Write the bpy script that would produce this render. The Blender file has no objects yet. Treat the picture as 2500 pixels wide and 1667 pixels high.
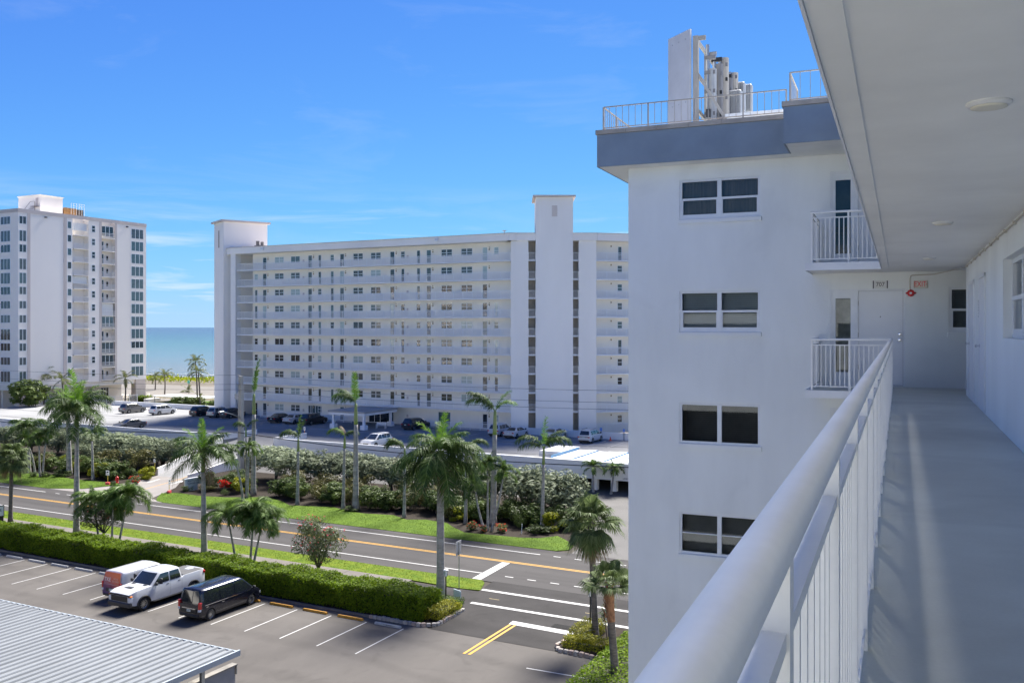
import bpy, math, random
from mathutils import Matrix, Vector
R = math.radians
sc = bpy.context.scene
# ------------------------------------------------------------------ camera
cd = bpy.data.cameras.new('camera'); cam = bpy.data.objects.new('camera', cd)
sc.collection.objects.link(cam); sc.camera = cam
PHI = R(27.361)                       # view turned left of the +Y axis
cam.location = (0, 0, 17.6); cam.rotation_euler = (R(90), 0, PHI)
cd.sensor_width = 36; cd.lens = 32.11; cd.shift_y = -0.0138
cd.clip_start = 0.05; cd.clip_end = 120000
# ------------------------------------------------------------------ sky and sun
SUN_EL, SUN_AZ = 50, -3.5               # azimuth measured from +Y towards +X
w = bpy.data.worlds.new('World'); sc.world = w; w.use_nodes = True
nt = w.node_tree; N = nt.nodes; Lk = nt.links; N.clear()
def nd(t, **k):
    n = N.new(t)
    for a, b in k.items(): setattr(n, a, b)
    return n
sky = nd('ShaderNodeTexSky', sky_type='NISHITA', sun_disc=False, sun_elevation=R(SUN_EL), sun_rotation=R(SUN_AZ), altitude=0, air_density=.6, dust_density=0.0, ozone_density=6.0)
tc = nd('ShaderNodeTexCoord'); sp = nd('ShaderNodeSeparateXYZ'); Lk.new(tc.outputs['Generated'], sp.inputs[0])
mp = nd('ShaderNodeMapping'); mp.inputs['Scale'].default_value = (2.2, 2.2, 26); mp.inputs['Location'].default_value = (3.1, 0.7, 0.4); Lk.new(tc.outputs['Generated'], mp.inputs[0])
n1 = nd('ShaderNodeTexNoise'); n1.inputs['Scale'].default_value = 2.0; n1.inputs['Detail'].default_value = 7; n1.inputs['Roughness'].default_value = .58; n1.inputs['Distortion'].default_value = .35; Lk.new(mp.outputs[0], n1.inputs['Vector'])
rp = nd('ShaderNodeValToRGB'); rp.color_ramp.elements[0].position = .50; rp.color_ramp.elements[1].position = .70; Lk.new(n1.outputs['Fac'], rp.inputs[0])
el = nd('ShaderNodeMapRange'); el.inputs[1].default_value = 0.155; el.inputs[2].default_value = 0.03; Lk.new(sp.outputs[2], el.inputs[0])
pw = nd('ShaderNodeMath', operation='POWER'); pw.inputs[1].default_value = 1.1; Lk.new(el.outputs[0], pw.inputs[0])
mu = nd('ShaderNodeMath', operation='MULTIPLY'); Lk.new(rp.outputs[0], mu.inputs[0]); Lk.new(pw.outputs[0], mu.inputs[1])
mp3 = nd('ShaderNodeMapping'); mp3.inputs['Scale'].default_value = (1.6, 1.6, 7); mp3.inputs['Rotation'].default_value = (.25, .1, .6); Lk.new(tc.outputs['Generated'], mp3.inputs[0])
n3 = nd('ShaderNodeTexNoise'); n3.inputs['Scale'].default_value = 2.6; n3.inputs['Detail'].default_value = 9; n3.inputs['Roughness'].default_value = .62; n3.inputs['Distortion'].default_value = .5; Lk.new(mp3.outputs[0], n3.inputs['Vector'])
rp3 = nd('ShaderNodeMapRange'); rp3.inputs[1].default_value = .56; rp3.inputs[2].default_value = .80; rp3.inputs[4].default_value = .11; Lk.new(n3.outputs['Fac'], rp3.inputs[0])
mu1 = nd('ShaderNodeMath', operation='MULTIPLY'); mu1.inputs[1].default_value = .9; Lk.new(mu.outputs[0], mu1.inputs[0])
mu2 = nd('ShaderNodeMath', operation='MAXIMUM'); Lk.new(mu1.outputs[0], mu2.inputs[0]); Lk.new(rp3.outputs[0], mu2.inputs[1])
tint = nd('ShaderNodeMix', data_type='RGBA', blend_type='MULTIPLY'); tint.inputs[0].default_value = 1; tint.inputs[7].default_value = (.205, .338, .59, 1); Lk.new(sky.outputs[0], tint.inputs[6])
# soft shoulder per channel, so that the low sky stays blue instead of burning out: y = x / (1 + (x/m)^4)^(1/4)
srgb = nd('ShaderNodeSeparateColor'); crgb = nd('ShaderNodeCombineColor'); Lk.new(tint.outputs[2], srgb.inputs[0])
def mth(op, a_, b_):
    n_ = nd('ShaderNodeMath', operation=op)
    for i_, v_ in enumerate((a_, b_)):
        if isinstance(v_, (int, float)): n_.inputs[i_].default_value = v_
        else: Lk.new(v_, n_.inputs[i_])
    return n_.outputs[0]
for i_, m_ in enumerate((1.15, 1.70, 2.4)):
    x_ = srgb.outputs[i_]; Lk.new(mth('DIVIDE', x_, mth('POWER', mth('ADD', mth('POWER', mth('DIVIDE', x_, m_), 4), 1), .25)), crgb.inputs[i_])
mx = nd('ShaderNodeMix', data_type='RGBA'); mx.inputs[7].default_value = (2.2, 2.3, 2.4, 1)
Lk.new(mu2.outputs[0], mx.inputs[0]); Lk.new(crgb.outputs[0], mx.inputs[6])
bg = nd('ShaderNodeBackground'); bg.inputs[1].default_value = .15; Lk.new(mx.outputs[2], bg.inputs[0])
wo = nd('ShaderNodeOutputWorld'); Lk.new(bg.outputs[0], wo.inputs[0])
sl = bpy.data.lights.new('sun', 'SUN'); so = bpy.data.objects.new('sun', sl); sc.collection.objects.link(so)
sl.energy = 5.0; sl.angle = R(22); sl.color = (1, .96, .89)
d2s = Vector((math.sin(R(SUN_AZ))*math.cos(R(SUN_EL)), math.cos(R(SUN_AZ))*math.cos(R(SUN_EL)), math.sin(R(SUN_EL))))
so.rotation_euler = d2s.to_track_quat('Z', 'Y').to_euler(); so.location = (0, 0, 80)
vs = sc.view_settings; vs.view_transform = 'Standard'; vs.look = 'None'; vs.gamma = 1; vs.exposure = 1.55; vs.use_curve_mapping = False
sc.render.engine = 'CYCLES'
sc.cycles.use_denoising = True; sc.cycles.max_bounces = 8; sc.cycles.diffuse_bounces = 4; sc.cycles.glossy_bounces = 3; sc.cycles.transparent_max_bounces = 8; sc.cycles.caustics_reflective = False; sc.cycles.caustics_refractive = False
# ------------------------------------------------------------------ helpers
col = sc.collection
rnd = random.Random(7)
class MB:
    """collects faces of one mesh object"""
    def __init__(s): s.v = []; s.f = []; s.m = []; s.M = None
    def add(s, vs, fs, mi=0):
        b = len(s.v)
        s.v += [tuple(s.M @ Vector(p)) for p in vs] if s.M is not None else [tuple(p) for p in vs]
        s.f += [tuple(b+i for i in q) for q in fs]; s.m += [mi]*len(fs)
    def box(s, x0, y0, z0, x1, y1, z1, mi=0):
        s.add([(x0,y0,z0),(x1,y0,z0),(x1,y1,z0),(x0,y1,z0),(x0,y0,z1),(x1,y0,z1),(x1,y1,z1),(x0,y1,z1)],
              [(3,2,1,0),(4,5,6,7),(0,1,5,4),(1,2,6,5),(2,3,7,6),(3,0,4,7)], mi)
    def bbox(s, x0, y0, z0, x1, y1, z1, b=.02, mi=0):
        "box with chamfered vertical and top edges"
        def ring(x0,y0,x1,y1,c,z): return [(x0+c,y0,z),(x1-c,y0,z),(x1,y0+c,z),(x1,y1-c,z),(x1-c,y1,z),(x0+c,y1,z),(x0,y1-c,z),(x0,y0+c,z)]
        V = ring(x0,y0,x1,y1,b,z0)+ring(x0,y0,x1,y1,b,z1-b)+ring(x0+b,y0+b,x1-b,y1-b,b*.6,z1)
        F = [tuple(range(7,-1,-1)), tuple(range(16,24))]
        for k in (0,8):
            for i in range(8): F.append((k+i,k+(i+1)%8,k+8+(i+1)%8,k+8+i))
        s.add(V, F, mi)
    def prism(s, poly, z0, z1, mi=0):
        n = len(poly)
        s.add([(x,y,z0) for x,y in poly]+[(x,y,z1) for x,y in poly],
              [tuple(range(n-1,-1,-1)), tuple(range(n,2*n))]+[(i,(i+1)%n,n+(i+1)%n,n+i) for i in range(n)], mi)
    def sheet(s, poly, z, mi=0): s.add([(x,y,z) for x,y in poly], [tuple(range(len(poly)))], mi)
    def tube(s, pts, rad, n=8, mi=0, cap=True):
        if not isinstance(rad, (list, tuple)): rad = [rad]*len(pts)
        P = [Vector(p) for p in pts]; V = []; F = []
        for i, p in enumerate(P):
            t = (P[min(i+1,len(P)-1)]-P[max(i-1,0)]).normalized()
            a = Vector((0,0,1)) if abs(t.z) < .9 else Vector((1,0,0))
            u = t.cross(a).normalized(); q = t.cross(u)
            for k in range(n):
                g = 2*math.pi*k/n; V.append(p+(u*math.cos(g)+q*math.sin(g))*rad[i])
        for i in range(len(P)-1):
            for k in range(n): F.append((i*n+k,(i+1)*n+k,(i+1)*n+(k+1)%n,i*n+(k+1)%n))
        if cap: F.append(tuple(range(n))); F.append(tuple(range(len(V)-1,len(V)-n-1,-1)))
        s.add(V, F, mi)
    def lathe(s, prof, n=16, mi=0, c=(0,0,0), cap=True):
        V = []; F = []
        for r, z in prof:
            for k in range(n): g = 2*math.pi*k/n; V.append((c[0]+r*math.cos(g), c[1]+r*math.sin(g), c[2]+z))
        for i in range(len(prof)-1):
            for k in range(n): F.append((i*n+k,i*n+(k+1)%n,(i+1)*n+(k+1)%n,(i+1)*n+k))
        if cap: F.append(tuple(range(n-1,-1,-1))); F.append(tuple(range(len(V)-n,len(V))))
        s.add(V, F, mi)
    def bar(s, p, q, w, h=None, mi=0):
        "rectangular bar between two points"
        h = h or w; p = Vector(p); q = Vector(q); t = (q-p).normalized()
        a = Vector((0,0,1)) if abs(t.z) < .95 else Vector((0,1,0))
        u = t.cross(a).normalized()*w/2; k = u.cross(t).normalized()*h/2
        V = [e+a_*u+b_*k for e in (p,q) for a_,b_ in ((-1,-1),(1,-1),(1,1),(-1,1))]
        s.add(V, [(3,2,1,0),(4,5,6,7),(0,1,5,4),(1,2,6,5),(2,3,7,6),(3,0,4,7)], mi)
    def mesh(s, name, mats, smooth=False, org=None):
        me = bpy.data.meshes.new(name)
        V = s.v if org is None else [(x-org[0],y-org[1],z-org[2]) for x,y,z in s.v]
        me.from_pydata(V, [], s.f)
        for m in (mats if isinstance(mats,(list,tuple)) else [mats]): me.materials.append(m)
        if len(me.materials) > 1: me.polygons.foreach_set('material_index', s.m)
        if smooth: me.polygons.foreach_set('use_smooth', [True]*len(s.f))
        me.update(); return me
    def build(s, name, mats, parent=None, smooth=False, loc=None, rot=0, world=False):
        "world=True: coordinates given in world space, made local to the parent's (unrotated) origin"
        org = None
        if world and parent is not None:
            o_ = Vector(parent.location)
            if parent.parent is not None: o_ += Vector(parent.parent.location)
            org = tuple(o_)
        return put(name, s.mesh(name, mats, smooth, org), parent, loc, rot)
def put(name, me, parent=None, loc=None, rot=0, scale=None):
    o = bpy.data.objects.new(name, me); col.objects.link(o)
    if parent is not None: o.parent = parent
    if loc is not None: o.location = loc
    if isinstance(rot, (tuple, list)): o.rotation_euler = rot
    elif rot: o.rotation_euler = (0,0,rot)
    if scale is not None: o.scale = scale if isinstance(scale,(tuple,list)) else (scale,)*3
    return o
def tag(o, label=None, cat=None, group=None, kind=None):
    if label: o['label'] = label
    if cat: o['category'] = cat
    if group: o['group'] = group
    if kind: o['kind'] = kind
    return o
def thing(name, loc, label, cat, group=None, rot=0):
    o = put(name, None, None, loc, rot); o.empty_display_size = .2
    return tag(o, label, cat, group)
def smooth_by_angle(o, deg=40):
    try:
        me = o.data; me.polygons.foreach_set('use_smooth', [True]*len(me.polygons)); me.set_sharp_from_angle(angle=R(deg))
    except Exception: pass
def text_mesh(txt, size, mt, name='lettering', thick=.004, sx=1, space=1.0):
    cu = bpy.data.curves.new(name, 'FONT'); cu.body = txt; cu.size = size; cu.extrude = thick; cu.align_x = 'CENTER'; cu.align_y = 'CENTER'; cu.space_character = space
    o = bpy.data.objects.new(name, cu); col.objects.link(o)
    me = bpy.data.meshes.new_from_object(o.evaluated_get(bpy.context.evaluated_depsgraph_get()))
    bpy.data.objects.remove(o); me.materials.clear(); me.materials.append(mt)
    if sx != 1:
        for v in me.vertices: v.co.x *= sx
    return me
# ------------------------------------------------------------------ materials
MATS = {}
def mat(name, c, rough=.6, var=.1, scale=1.5, bump=0, bscale=30, metal=0, spec=.5, c2=None, stretch=None, coat=0, obj=False, lo=.35, hi=.65, fine=0, stain=0):
    if name in MATS: return MATS[name]
    m = bpy.data.materials.new(name); m.use_nodes = True; MATS[name] = m
    t = m.node_tree; b = t.nodes['Principled BSDF']
    b.inputs['Roughness'].default_value = rough; b.inputs['Metallic'].default_value = metal; b.inputs['Specular IOR Level'].default_value = spec
    if coat: b.inputs['Coat Weight'].default_value = coat; b.inputs['Coat Roughness'].default_value = .05
    if var or c2:
        if obj: g = t.nodes.new('ShaderNodeTexCoord'); src = g.outputs['Object']
        else: g = t.nodes.new('ShaderNodeNewGeometry'); src = g.outputs['Position']
        if stretch:
            mp_ = t.nodes.new('ShaderNodeMapping'); mp_.inputs['Scale'].default_value = stretch; t.links.new(src, mp_.inputs[0]); src = mp_.outputs[0]
        n = t.nodes.new('ShaderNodeTexNoise'); n.inputs['Scale'].default_value = scale; n.inputs['Detail'].default_value = 6; n.inputs['Roughness'].default_value = .6
        t.links.new(src, n.inputs['Vector'])
        r = t.nodes.new('ShaderNodeValToRGB'); r.color_ramp.elements[0].position = lo; r.color_ramp.elements[1].position = hi
        a = c2 or tuple(x*(1-var*2) for x in c)
        r.color_ramp.elements[0].color = (*a, 1); r.color_ramp.elements[1].color = (*c, 1)
        t.links.new(n.outputs['Fac'], r.inputs[0]); out = r.outputs[0]
        if fine:
            n3 = t.nodes.new('ShaderNodeTexNoise'); n3.inputs['Scale'].default_value = 55; n3.inputs['Detail'].default_value = 2; t.links.new(g.outputs['Object' if obj else 'Position'], n3.inputs['Vector'])
            r3 = t.nodes.new('ShaderNodeMapRange'); r3.inputs[3].default_value = 1-fine; r3.inputs[4].default_value = 1+fine; t.links.new(n3.outputs['Fac'], r3.inputs[0])
            mm = t.nodes.new('ShaderNodeMix'); mm.data_type = 'RGBA'; mm.blend_type = 'MULTIPLY'; mm.inputs[0].default_value = 1
            t.links.new(out, mm.inputs[6]); t.links.new(r3.outputs[0], mm.inputs[7]); out = mm.outputs[2]
        if stain:
            for kind_ in (0,1):
                if kind_ == 0: w_ = t.nodes.new('ShaderNodeTexNoise'); w_.inputs['Scale'].default_value = .55; w_.inputs['Detail'].default_value = 4; w_.inputs['Distortion'].default_value = 1.2; o_ = w_.outputs['Fac']; lo_,hi_ = .56,.70
                else: w_ = t.nodes.new('ShaderNodeTexWave'); w_.wave_type = 'RINGS'; w_.inputs['Scale'].default_value = .085; w_.inputs['Distortion'].default_value = 9; w_.inputs['Detail'].default_value = 3; w_.inputs['Detail Scale'].default_value = .35; o_ = w_.outputs['Fac']; lo_,hi_ = .80,1.0
                t.links.new(g.outputs['Object' if obj else 'Position'], w_.inputs['Vector'])
                r4 = t.nodes.new('ShaderNodeMapRange'); r4.inputs[1].default_value = lo_; r4.inputs[2].default_value = hi_; r4.inputs[3].default_value = 1; r4.inputs[4].default_value = 1-stain*(1 if kind_ == 0 else .8); t.links.new(o_, r4.inputs[0])
                m4 = t.nodes.new('ShaderNodeMix'); m4.data_type = 'RGBA'; m4.blend_type = 'MULTIPLY'; m4.inputs[0].default_value = 1; t.links.new(out, m4.inputs[6]); t.links.new(r4.outputs[0], m4.inputs[7]); out = m4.outputs[2]
        t.links.new(out, b.inputs['Base Color'])
    else: b.inputs['Base Color'].default_value = (*c, 1)
    if bump:
        g2 = t.nodes.new('ShaderNodeTexCoord' if obj else 'ShaderNodeNewGeometry')
        n2 = t.nodes.new('ShaderNodeTexNoise'); n2.inputs['Scale'].default_value = bscale; n2.inputs['Detail'].default_value = 4
        t.links.new(g2.outputs['Object' if obj else 'Position'], n2.inputs['Vector'])
        bp = t.nodes.new('ShaderNodeBump'); bp.inputs['Strength'].default_value = bump; bp.inputs['Distance'].default_value = .02
        t.links.new(n2.outputs['Fac'], bp.inputs['Height']); t.links.new(bp.outputs[0], b.inputs['Normal'])
    return m
def leafmat(name, c1, c2, trans=.35, rough=.5, objvar=.25):
    if name in MATS: return MATS[name]
    m = bpy.data.materials.new(name); m.use_nodes = True; MATS[name] = m
    t = m.node_tree; b = t.nodes['Principled BSDF']; b.inputs['Roughness'].default_value = rough; b.inputs['Specular IOR Level'].default_value = .12
    g = t.nodes.new('ShaderNodeNewGeometry'); oi = t.nodes.new('ShaderNodeObjectInfo')
    r = t.nodes.new('ShaderNodeValToRGB'); r.color_ramp.elements[0].color = (*c1,1); r.color_ramp.elements[1].color = (*c2,1)
    t.links.new(g.outputs['Random Per Island'], r.inputs[0])
    mr = t.nodes.new('ShaderNodeMapRange'); mr.inputs[3].default_value = 1-objvar; mr.inputs[4].default_value = 1+objvar; t.links.new(oi.outputs['Random'], mr.inputs[0])
    mm = t.nodes.new('ShaderNodeMix'); mm.data_type = 'RGBA'; mm.blend_type = 'MULTIPLY'; mm.inputs[0].default_value = 1
    t.links.new(r.outputs[0], mm.inputs[6]); t.links.new(mr.outputs[0], mm.inputs[7]); t.links.new(mm.outputs[2], b.inputs['Base Color'])
    tr = t.nodes.new('ShaderNodeBsdfTranslucent'); t.links.new(mm.outputs[2], tr.inputs[0])
    ms = t.nodes.new('ShaderNodeMixShader'); ms.inputs[0].default_value = trans
    t.links.new(b.outputs[0], ms.inputs[1]); t.links.new(tr.outputs[0], ms.inputs[2]); t.links.new(ms.outputs[0], t.nodes['Material Output'].inputs[0])
    return m
def glassmat(name, tint=(.55,.62,.64), see=.55):
    "thin window pane: part clear, part mirror"
    if name in MATS: return MATS[name]
    m = bpy.data.materials.new(name); m.use_nodes = True; MATS[name] = m; t = m.node_tree; t.nodes.remove(t.nodes['Principled BSDF'])
    tr = t.nodes.new('ShaderNodeBsdfTransparent'); tr.inputs[0].default_value = (*tint,1)
    gl = t.nodes.new('ShaderNodeBsdfGlossy'); gl.inputs['Roughness'].default_value = .02; gl.inputs[0].default_value = (.9,.95,1,1)
    fr = t.nodes.new('ShaderNodeFresnel'); fr.inputs[0].default_value = 1.52
    ad = t.nodes.new('ShaderNodeMath'); ad.operation = 'ADD'; ad.inputs[1].default_value = .0; t.links.new(fr.outputs[0], ad.inputs[0])
    ms = t.nodes.new('ShaderNodeMixShader'); t.links.new(ad.outputs[0], ms.inputs[0]); t.links.new(tr.outputs[0], ms.inputs[1]); t.links.new(gl.outputs[0], ms.inputs[2])
    t.links.new(ms.outputs[0], t.nodes['Material Output'].inputs[0]); return m
stucco = mat('white_stucco', (.86,.88,.86), .85, .05, .6, .16, 28, stretch=(1,1,.25), stain=.05)
stucco_far = mat('white_stucco_far', (.89,.86,.80), .85, .045, .12, 0, stretch=(1,1,.3))
stucco_tower = mat('white_stucco_tower', (.89,.835,.765), .85, .03, .1, 0, stretch=(1,1,.25))
beige = mat('beige_band', (.60,.53,.49), .85, .04, .2)
cream = mat('cream_wall', (.89,.85,.765), .85, .04, .2)
whitepaint = mat('white_paint', (.80,.81,.82), .42, .03, 1.2)
railpaint = mat('rail_paint', (.92,.91,.87), .38, .04, 3, .03, 60, fine=.03)
slate = mat('slate_blue_paint', (.26,.315,.37), .8, .07, 1.3, .15, 25)
coping = mat('coping_concrete', (.52,.45,.37), .9, .16, 1.6, .2, 30)
floorgrey = mat('walkway_grey_paint', (.64,.66,.59), .5, .10, .55, .05, 60, fine=.07, stain=.13)
ceilpaint = mat('ceiling_paint', (.90,.90,.86), .9, .05, .7, .05, 40)
darkglass = mat('dark_glass', (.035,.042,.047), .05, .3, 3, spec=.9)
greyglass = mat('grey_glass', (.10,.115,.12), .06, .25, 2, spec=.9)
tealglass = mat('teal_glass', (.10,.155,.165), .06, .2, 2, spec=.9)
paleglass = mat('pale_glass', (.42,.50,.49), .08, .1, 2, spec=.8)
shutter = mat('white_shutter', (.76,.76,.74), .5, .05, 6)
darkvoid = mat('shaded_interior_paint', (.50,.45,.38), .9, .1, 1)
asphalt = mat('asphalt', (0.068,0.064,0.062), .9, .10, .8, .25, 60, fine=.22, spec=.15, stain=.1, stretch=(.05,1.1,1))
asphalt_new = mat('asphalt_driveway', (0.043,0.040,0.039), .9, .14, .3, .25, 60, fine=.2, spec=.15, stain=0.16)
lot = mat('lot_asphalt', (.108,.099,.091), .9, .11, .22, .22, 60, fine=.14, stretch=(1,.45,1), spec=.15, stain=.13)
deckm = mat('deck_coating', (.27,.27,.27), .85, .1, .12, .1, 20, fine=.1, spec=.15)
concrete = mat('sidewalk_concrete', (0.161,0.146,0.131), .9, .1, .5, .2, 40, fine=.08, spec=.15)
kerbm = mat('kerb_concrete', (0.153,0.144,0.135), .9, .14, 1.5, .2, 30)
linewhite = mat('road_paint_white', (.42,.415,.40), .7, .09, 3.5, c2=(.29,.285,.28), lo=.25, hi=.5, fine=.1)
lineyellow = mat('road_paint_yellow', (0.464,0.238,0.012), .7, .08, 3, fine=.08)
stopyellow = mat('stop_yellow', (0.525,0.247,0.022), .75, .12, 4)
grassm = mat('lawn', (.082,.138,.008), .9, 0, .9, .5, 40, c2=(.052,.098,.005), fine=.3, spec=.15)
verge = mat('verge_grass', (.115,.155,.008), .9, 0, 1.1, .5, 40, c2=(.058,.105,.003), fine=.3, spec=.15)
mulch = mat('mulch', (.034,.026,.019), .95, .2, 4, .6, 20, fine=.3, spec=.15)
soil = mat('ground', (0.077,0.068,0.054), .95, .12, .3, .2, 20, spec=.15)
sand = mat('sand', (.17,.15,.12), .95, .08, .15, .2, 10, spec=.15)
patio = mat('patio_stone', (.15,.135,.115), .9, .06, .3)
steel = mat('galvanised_steel', (.42,.44,.45), .42, .1, 3, metal=.8)
blackmetal = mat('black_metal', (.015,.016,.017), .45, 0)
rubber = mat('tyre_rubber', (.018,.018,.019), .85, .1, 5)
rimm = mat('alloy', (.45,.46,.47), .28, .05, 5, metal=.9)
blackplastic = mat('black_plastic', (.02,.021,.022), .5, .1, 6)
chrome = mat('chrome', (.75,.76,.78), .12, 0, metal=1)
redlens = mat('red_lens', (.48,.012,.012), .15, 0, spec=.8)
amber = mat('amber_lens', (.75,.22,.02), .2, 0)
lens = mat('clear_lens', (.62,.66,.70), .12, 0, spec=.9)
platem = mat('plate', (.55,.62,.58), .5, 0)
redpaint = mat('red_paint', (.62,.02,.02), .4, .05, 4)
trunkgrey = mat('palm_trunk_grey', (.36,.345,.315), .9, .2, 1.2, .5, 14, stretch=(1,1,3), c2=(.22,.205,.185))
trunkdark = mat('palm_trunk_dark', (.15,.13,.115), .95, .2, 3, .7, 16, stretch=(1,1,4), c2=(.075,.065,.058))
trunkboot = mat('palm_boots', (.34,.17,.085), .95, .2, 5, .7, 14, c2=(.16,.075,.04))
shaftm = mat('crownshaft_green', (.16,.25,.045), .45, .12, 2, stretch=(1,1,.5), c2=(.22,.25,.09))
barkm = mat('bark', (.13,.105,.085), .95, .2, 4, .6, 12)
L_royal = leafmat('royal_frond', (.032,.068,.016), (.10,.155,.036), .28)
L_young = leafmat('young_frond', (.07,.16,.012), (.16,.28,.03), .38)
L_dry = leafmat('dry_frond', (.16,.115,.065), (.30,.21,.12), .25)
L_sabal = leafmat('sabal_frond', (.055,.085,.025), (.15,.19,.075), .3)
L_adon = leafmat('adonidia_frond', (.038,.085,.014), (.13,.20,.045), .34, .6)
L_coco = leafmat('coconut_frond', (.05,.075,.02), (.17,.17,.05), .3)
L_hedge = leafmat('hedge_leaf', (.07,.14,.006), (.21,.30,.014), .48, .6)
L_silver = leafmat('silver_leaf', (.125,.155,.09), (.21,.24,.145), .25, .6)
L_dark = leafmat('dark_leaf', (.035,.06,.016), (.085,.12,.03), .3)
L_mid = leafmat('mid_leaf', (.06,.095,.022), (.13,.175,.045), .3)
L_yellow = leafmat('yellow_leaf', (.11,.15,.010), (.30,.29,.02), .35)
L_olea = leafmat('oleander_leaf', (.055,.075,.03), (.14,.16,.07), .3)
L_rust = leafmat('rust_leaf', (.055,.065,.02), (.15,.135,.045), .3)
F_pink = leafmat('pink_flower', (.55,.06,.09), (.80,.20,.20), .3)
F_red = leafmat('red_flower', (.55,.01,.015), (.72,.05,.03), .3)
L_dune = leafmat('dune_leaf', (.16,.24,.01), (.40,.42,.02), .4)
L_grass = leafmat('grass_blade', (.06,.11,.005), (.12,.185,.012), .35)
# ------------------------------------------------------------------ ground, roads, sea
def struct(name, mb, m, parent=None, **k):
    o = mb.build(name, m, parent, **k)
    if parent is None: tag(o, kind='structure')
    return o
apronm = mat('apron_concrete', (.22,.20,.185), .9, .12, .4, .2, 40, fine=.1, stretch=(1,.4,1))
drylawn = mat('sports_court', (.13,.105,.05), .95, .06, .3)
g = MB(); g.sheet([(-2500,-2500),(2500,-2500),(2500,124),(-2500,124)], -.04); struct('ground', g, soil)
b = MB(); ys = [(123.5,-.04),(126,.9),(188,1.0),(194,1.9),(203,1.9),(212,1.1),(232,-.2),(262,-2.2),(300,-4.6)]
rr = random.Random(3)
xs = [-2500,-900,-500]+[-360+8*i for i in range(45)]+[60,400,2500]
for y, z in ys:
    for x in xs: b.v.append((x, y+(rr.uniform(-2,2) if y > 190 else 0), z+(rr.uniform(-.18,.18) if y > 190 else 0)))
n_ = len(xs)
for j in range(len(ys)-1):
    for i in range(n_-1): b.f.append((j*n_+i,j*n_+i+1,(j+1)*n_+i+1,(j+1)*n_+i)); b.m.append(0)
struct('beach', b, sand, smooth=True)
# sea: the water's own colour goes from sandy shallows over teal to deep blue
sea = bpy.data.materials.new('sea_water'); sea.use_nodes = True; t = sea.node_tree; pb = t.nodes['Principled BSDF']
pb.inputs['Roughness'].default_value = .22; pb.inputs['Specular IOR Level'].default_value = .2
ge = t.nodes.new('ShaderNodeNewGeometry'); sx_ = t.nodes.new('ShaderNodeSeparateXYZ'); t.links.new(ge.outputs['Position'], sx_.inputs[0])
lg = t.nodes.new('ShaderNodeMath'); lg.operation = 'LOGARITHM'; lg.inputs[1].default_value = 10; t.links.new(sx_.outputs[1], lg.inputs[0])
mr = t.nodes.new('ShaderNodeMapRange'); mr.inputs[1].default_value = 2.42; mr.inputs[2].default_value = 3.7; t.links.new(lg.outputs[0], mr.inputs[0])
ns = t.nodes.new('ShaderNodeTexNoise'); ns.inputs['Scale'].default_value = .012; ns.inputs['Detail'].default_value = 5
mpn = t.nodes.new('ShaderNodeMapping'); mpn.inputs['Scale'].default_value = (.35,1.6,1); t.links.new(ge.outputs['Position'], mpn.inputs[0]); t.links.new(mpn.outputs[0], ns.inputs['Vector'])
ad = t.nodes.new('ShaderNodeMath'); ad.operation = 'MULTIPLY_ADD'; ad.inputs[1].default_value = .22; ad.inputs[2].default_value = -.11; t.links.new(ns.outputs['Fac'], ad.inputs[0])
ad2 = t.nodes.new('ShaderNodeMath'); t.links.new(mr.outputs[0], ad2.inputs[0]); t.links.new(ad.outputs[0], ad2.inputs[1])
cr = t.nodes.new('ShaderNodeValToRGB'); e = cr.color_ramp.elements
e[0].position = 0; e[0].color = (.20,.19,.165,1); e[1].position = 1; e[1].color = (.05,.068,.085,1)
for p_, c_ in ((.06,(.13,.145,.135)),(.2,(.10,.145,.145)),(.38,(.07,.13,.12)),(.55,(.055,.10,.105)),(.75,(.05,.08,.095))):
    q = e.new(p_); q.color = (*c_,1)
t.links.new(ad2.outputs[0], cr.inputs[0]); t.links.new(cr.outputs[0], pb.inputs['Base Color'])
wv = t.nodes.new('ShaderNodeTexNoise'); wv.inputs['Scale'].default_value = .16; wv.inputs['Detail'].default_value = 8; wv.inputs['Roughness'].default_value = .65
mpw = t.nodes.new('ShaderNodeMapping'); mpw.inputs['Scale'].default_value = (.4,1.5,1); t.links.new(ge.outputs['Position'], mpw.inputs[0]); t.links.new(mpw.outputs[0], wv.inputs['Vector'])
bpw = t.nodes.new('ShaderNodeBump'); bpw.inputs['Strength'].default_value = .9; bpw.inputs['Distance'].default_value = 2.0; t.links.new(wv.outputs['Fac'], bpw.inputs['Height']); t.links.new(bpw.outputs[0], pb.inputs['Normal'])
s_ = MB(); s_.sheet([(-90000,250),(90000,250),(90000,90000),(-90000,90000)], -3); struct('sea', s_, sea)
# surf: two broken foam lines
fo = MB(); rr = random.Random(5)
foamm = mat('sea_foam', (.82,.82,.80), .9, 0)
for y0, wd, n in ((271,1.6,150),(279,1.2,90),(292,1.0,60)):
    for i in range(n):
        x = -420+rr.random()*360; l = rr.uniform(2,9); y = y0+rr.uniform(-2,2)+2.5*math.sin(x*.05)
        fo.add([(x,y,-2.9),(x+l*.5,y-wd*rr.random(),-2.88),(x+l,y+.2,-2.9),(x+l*.6,y+wd*rr.random(),-2.9)], [(0,1,2,3)])
tag(fo.build('sea_foam', foamm), 'white foam of small waves breaking along the beach', 'foam', kind='stuff')
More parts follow.
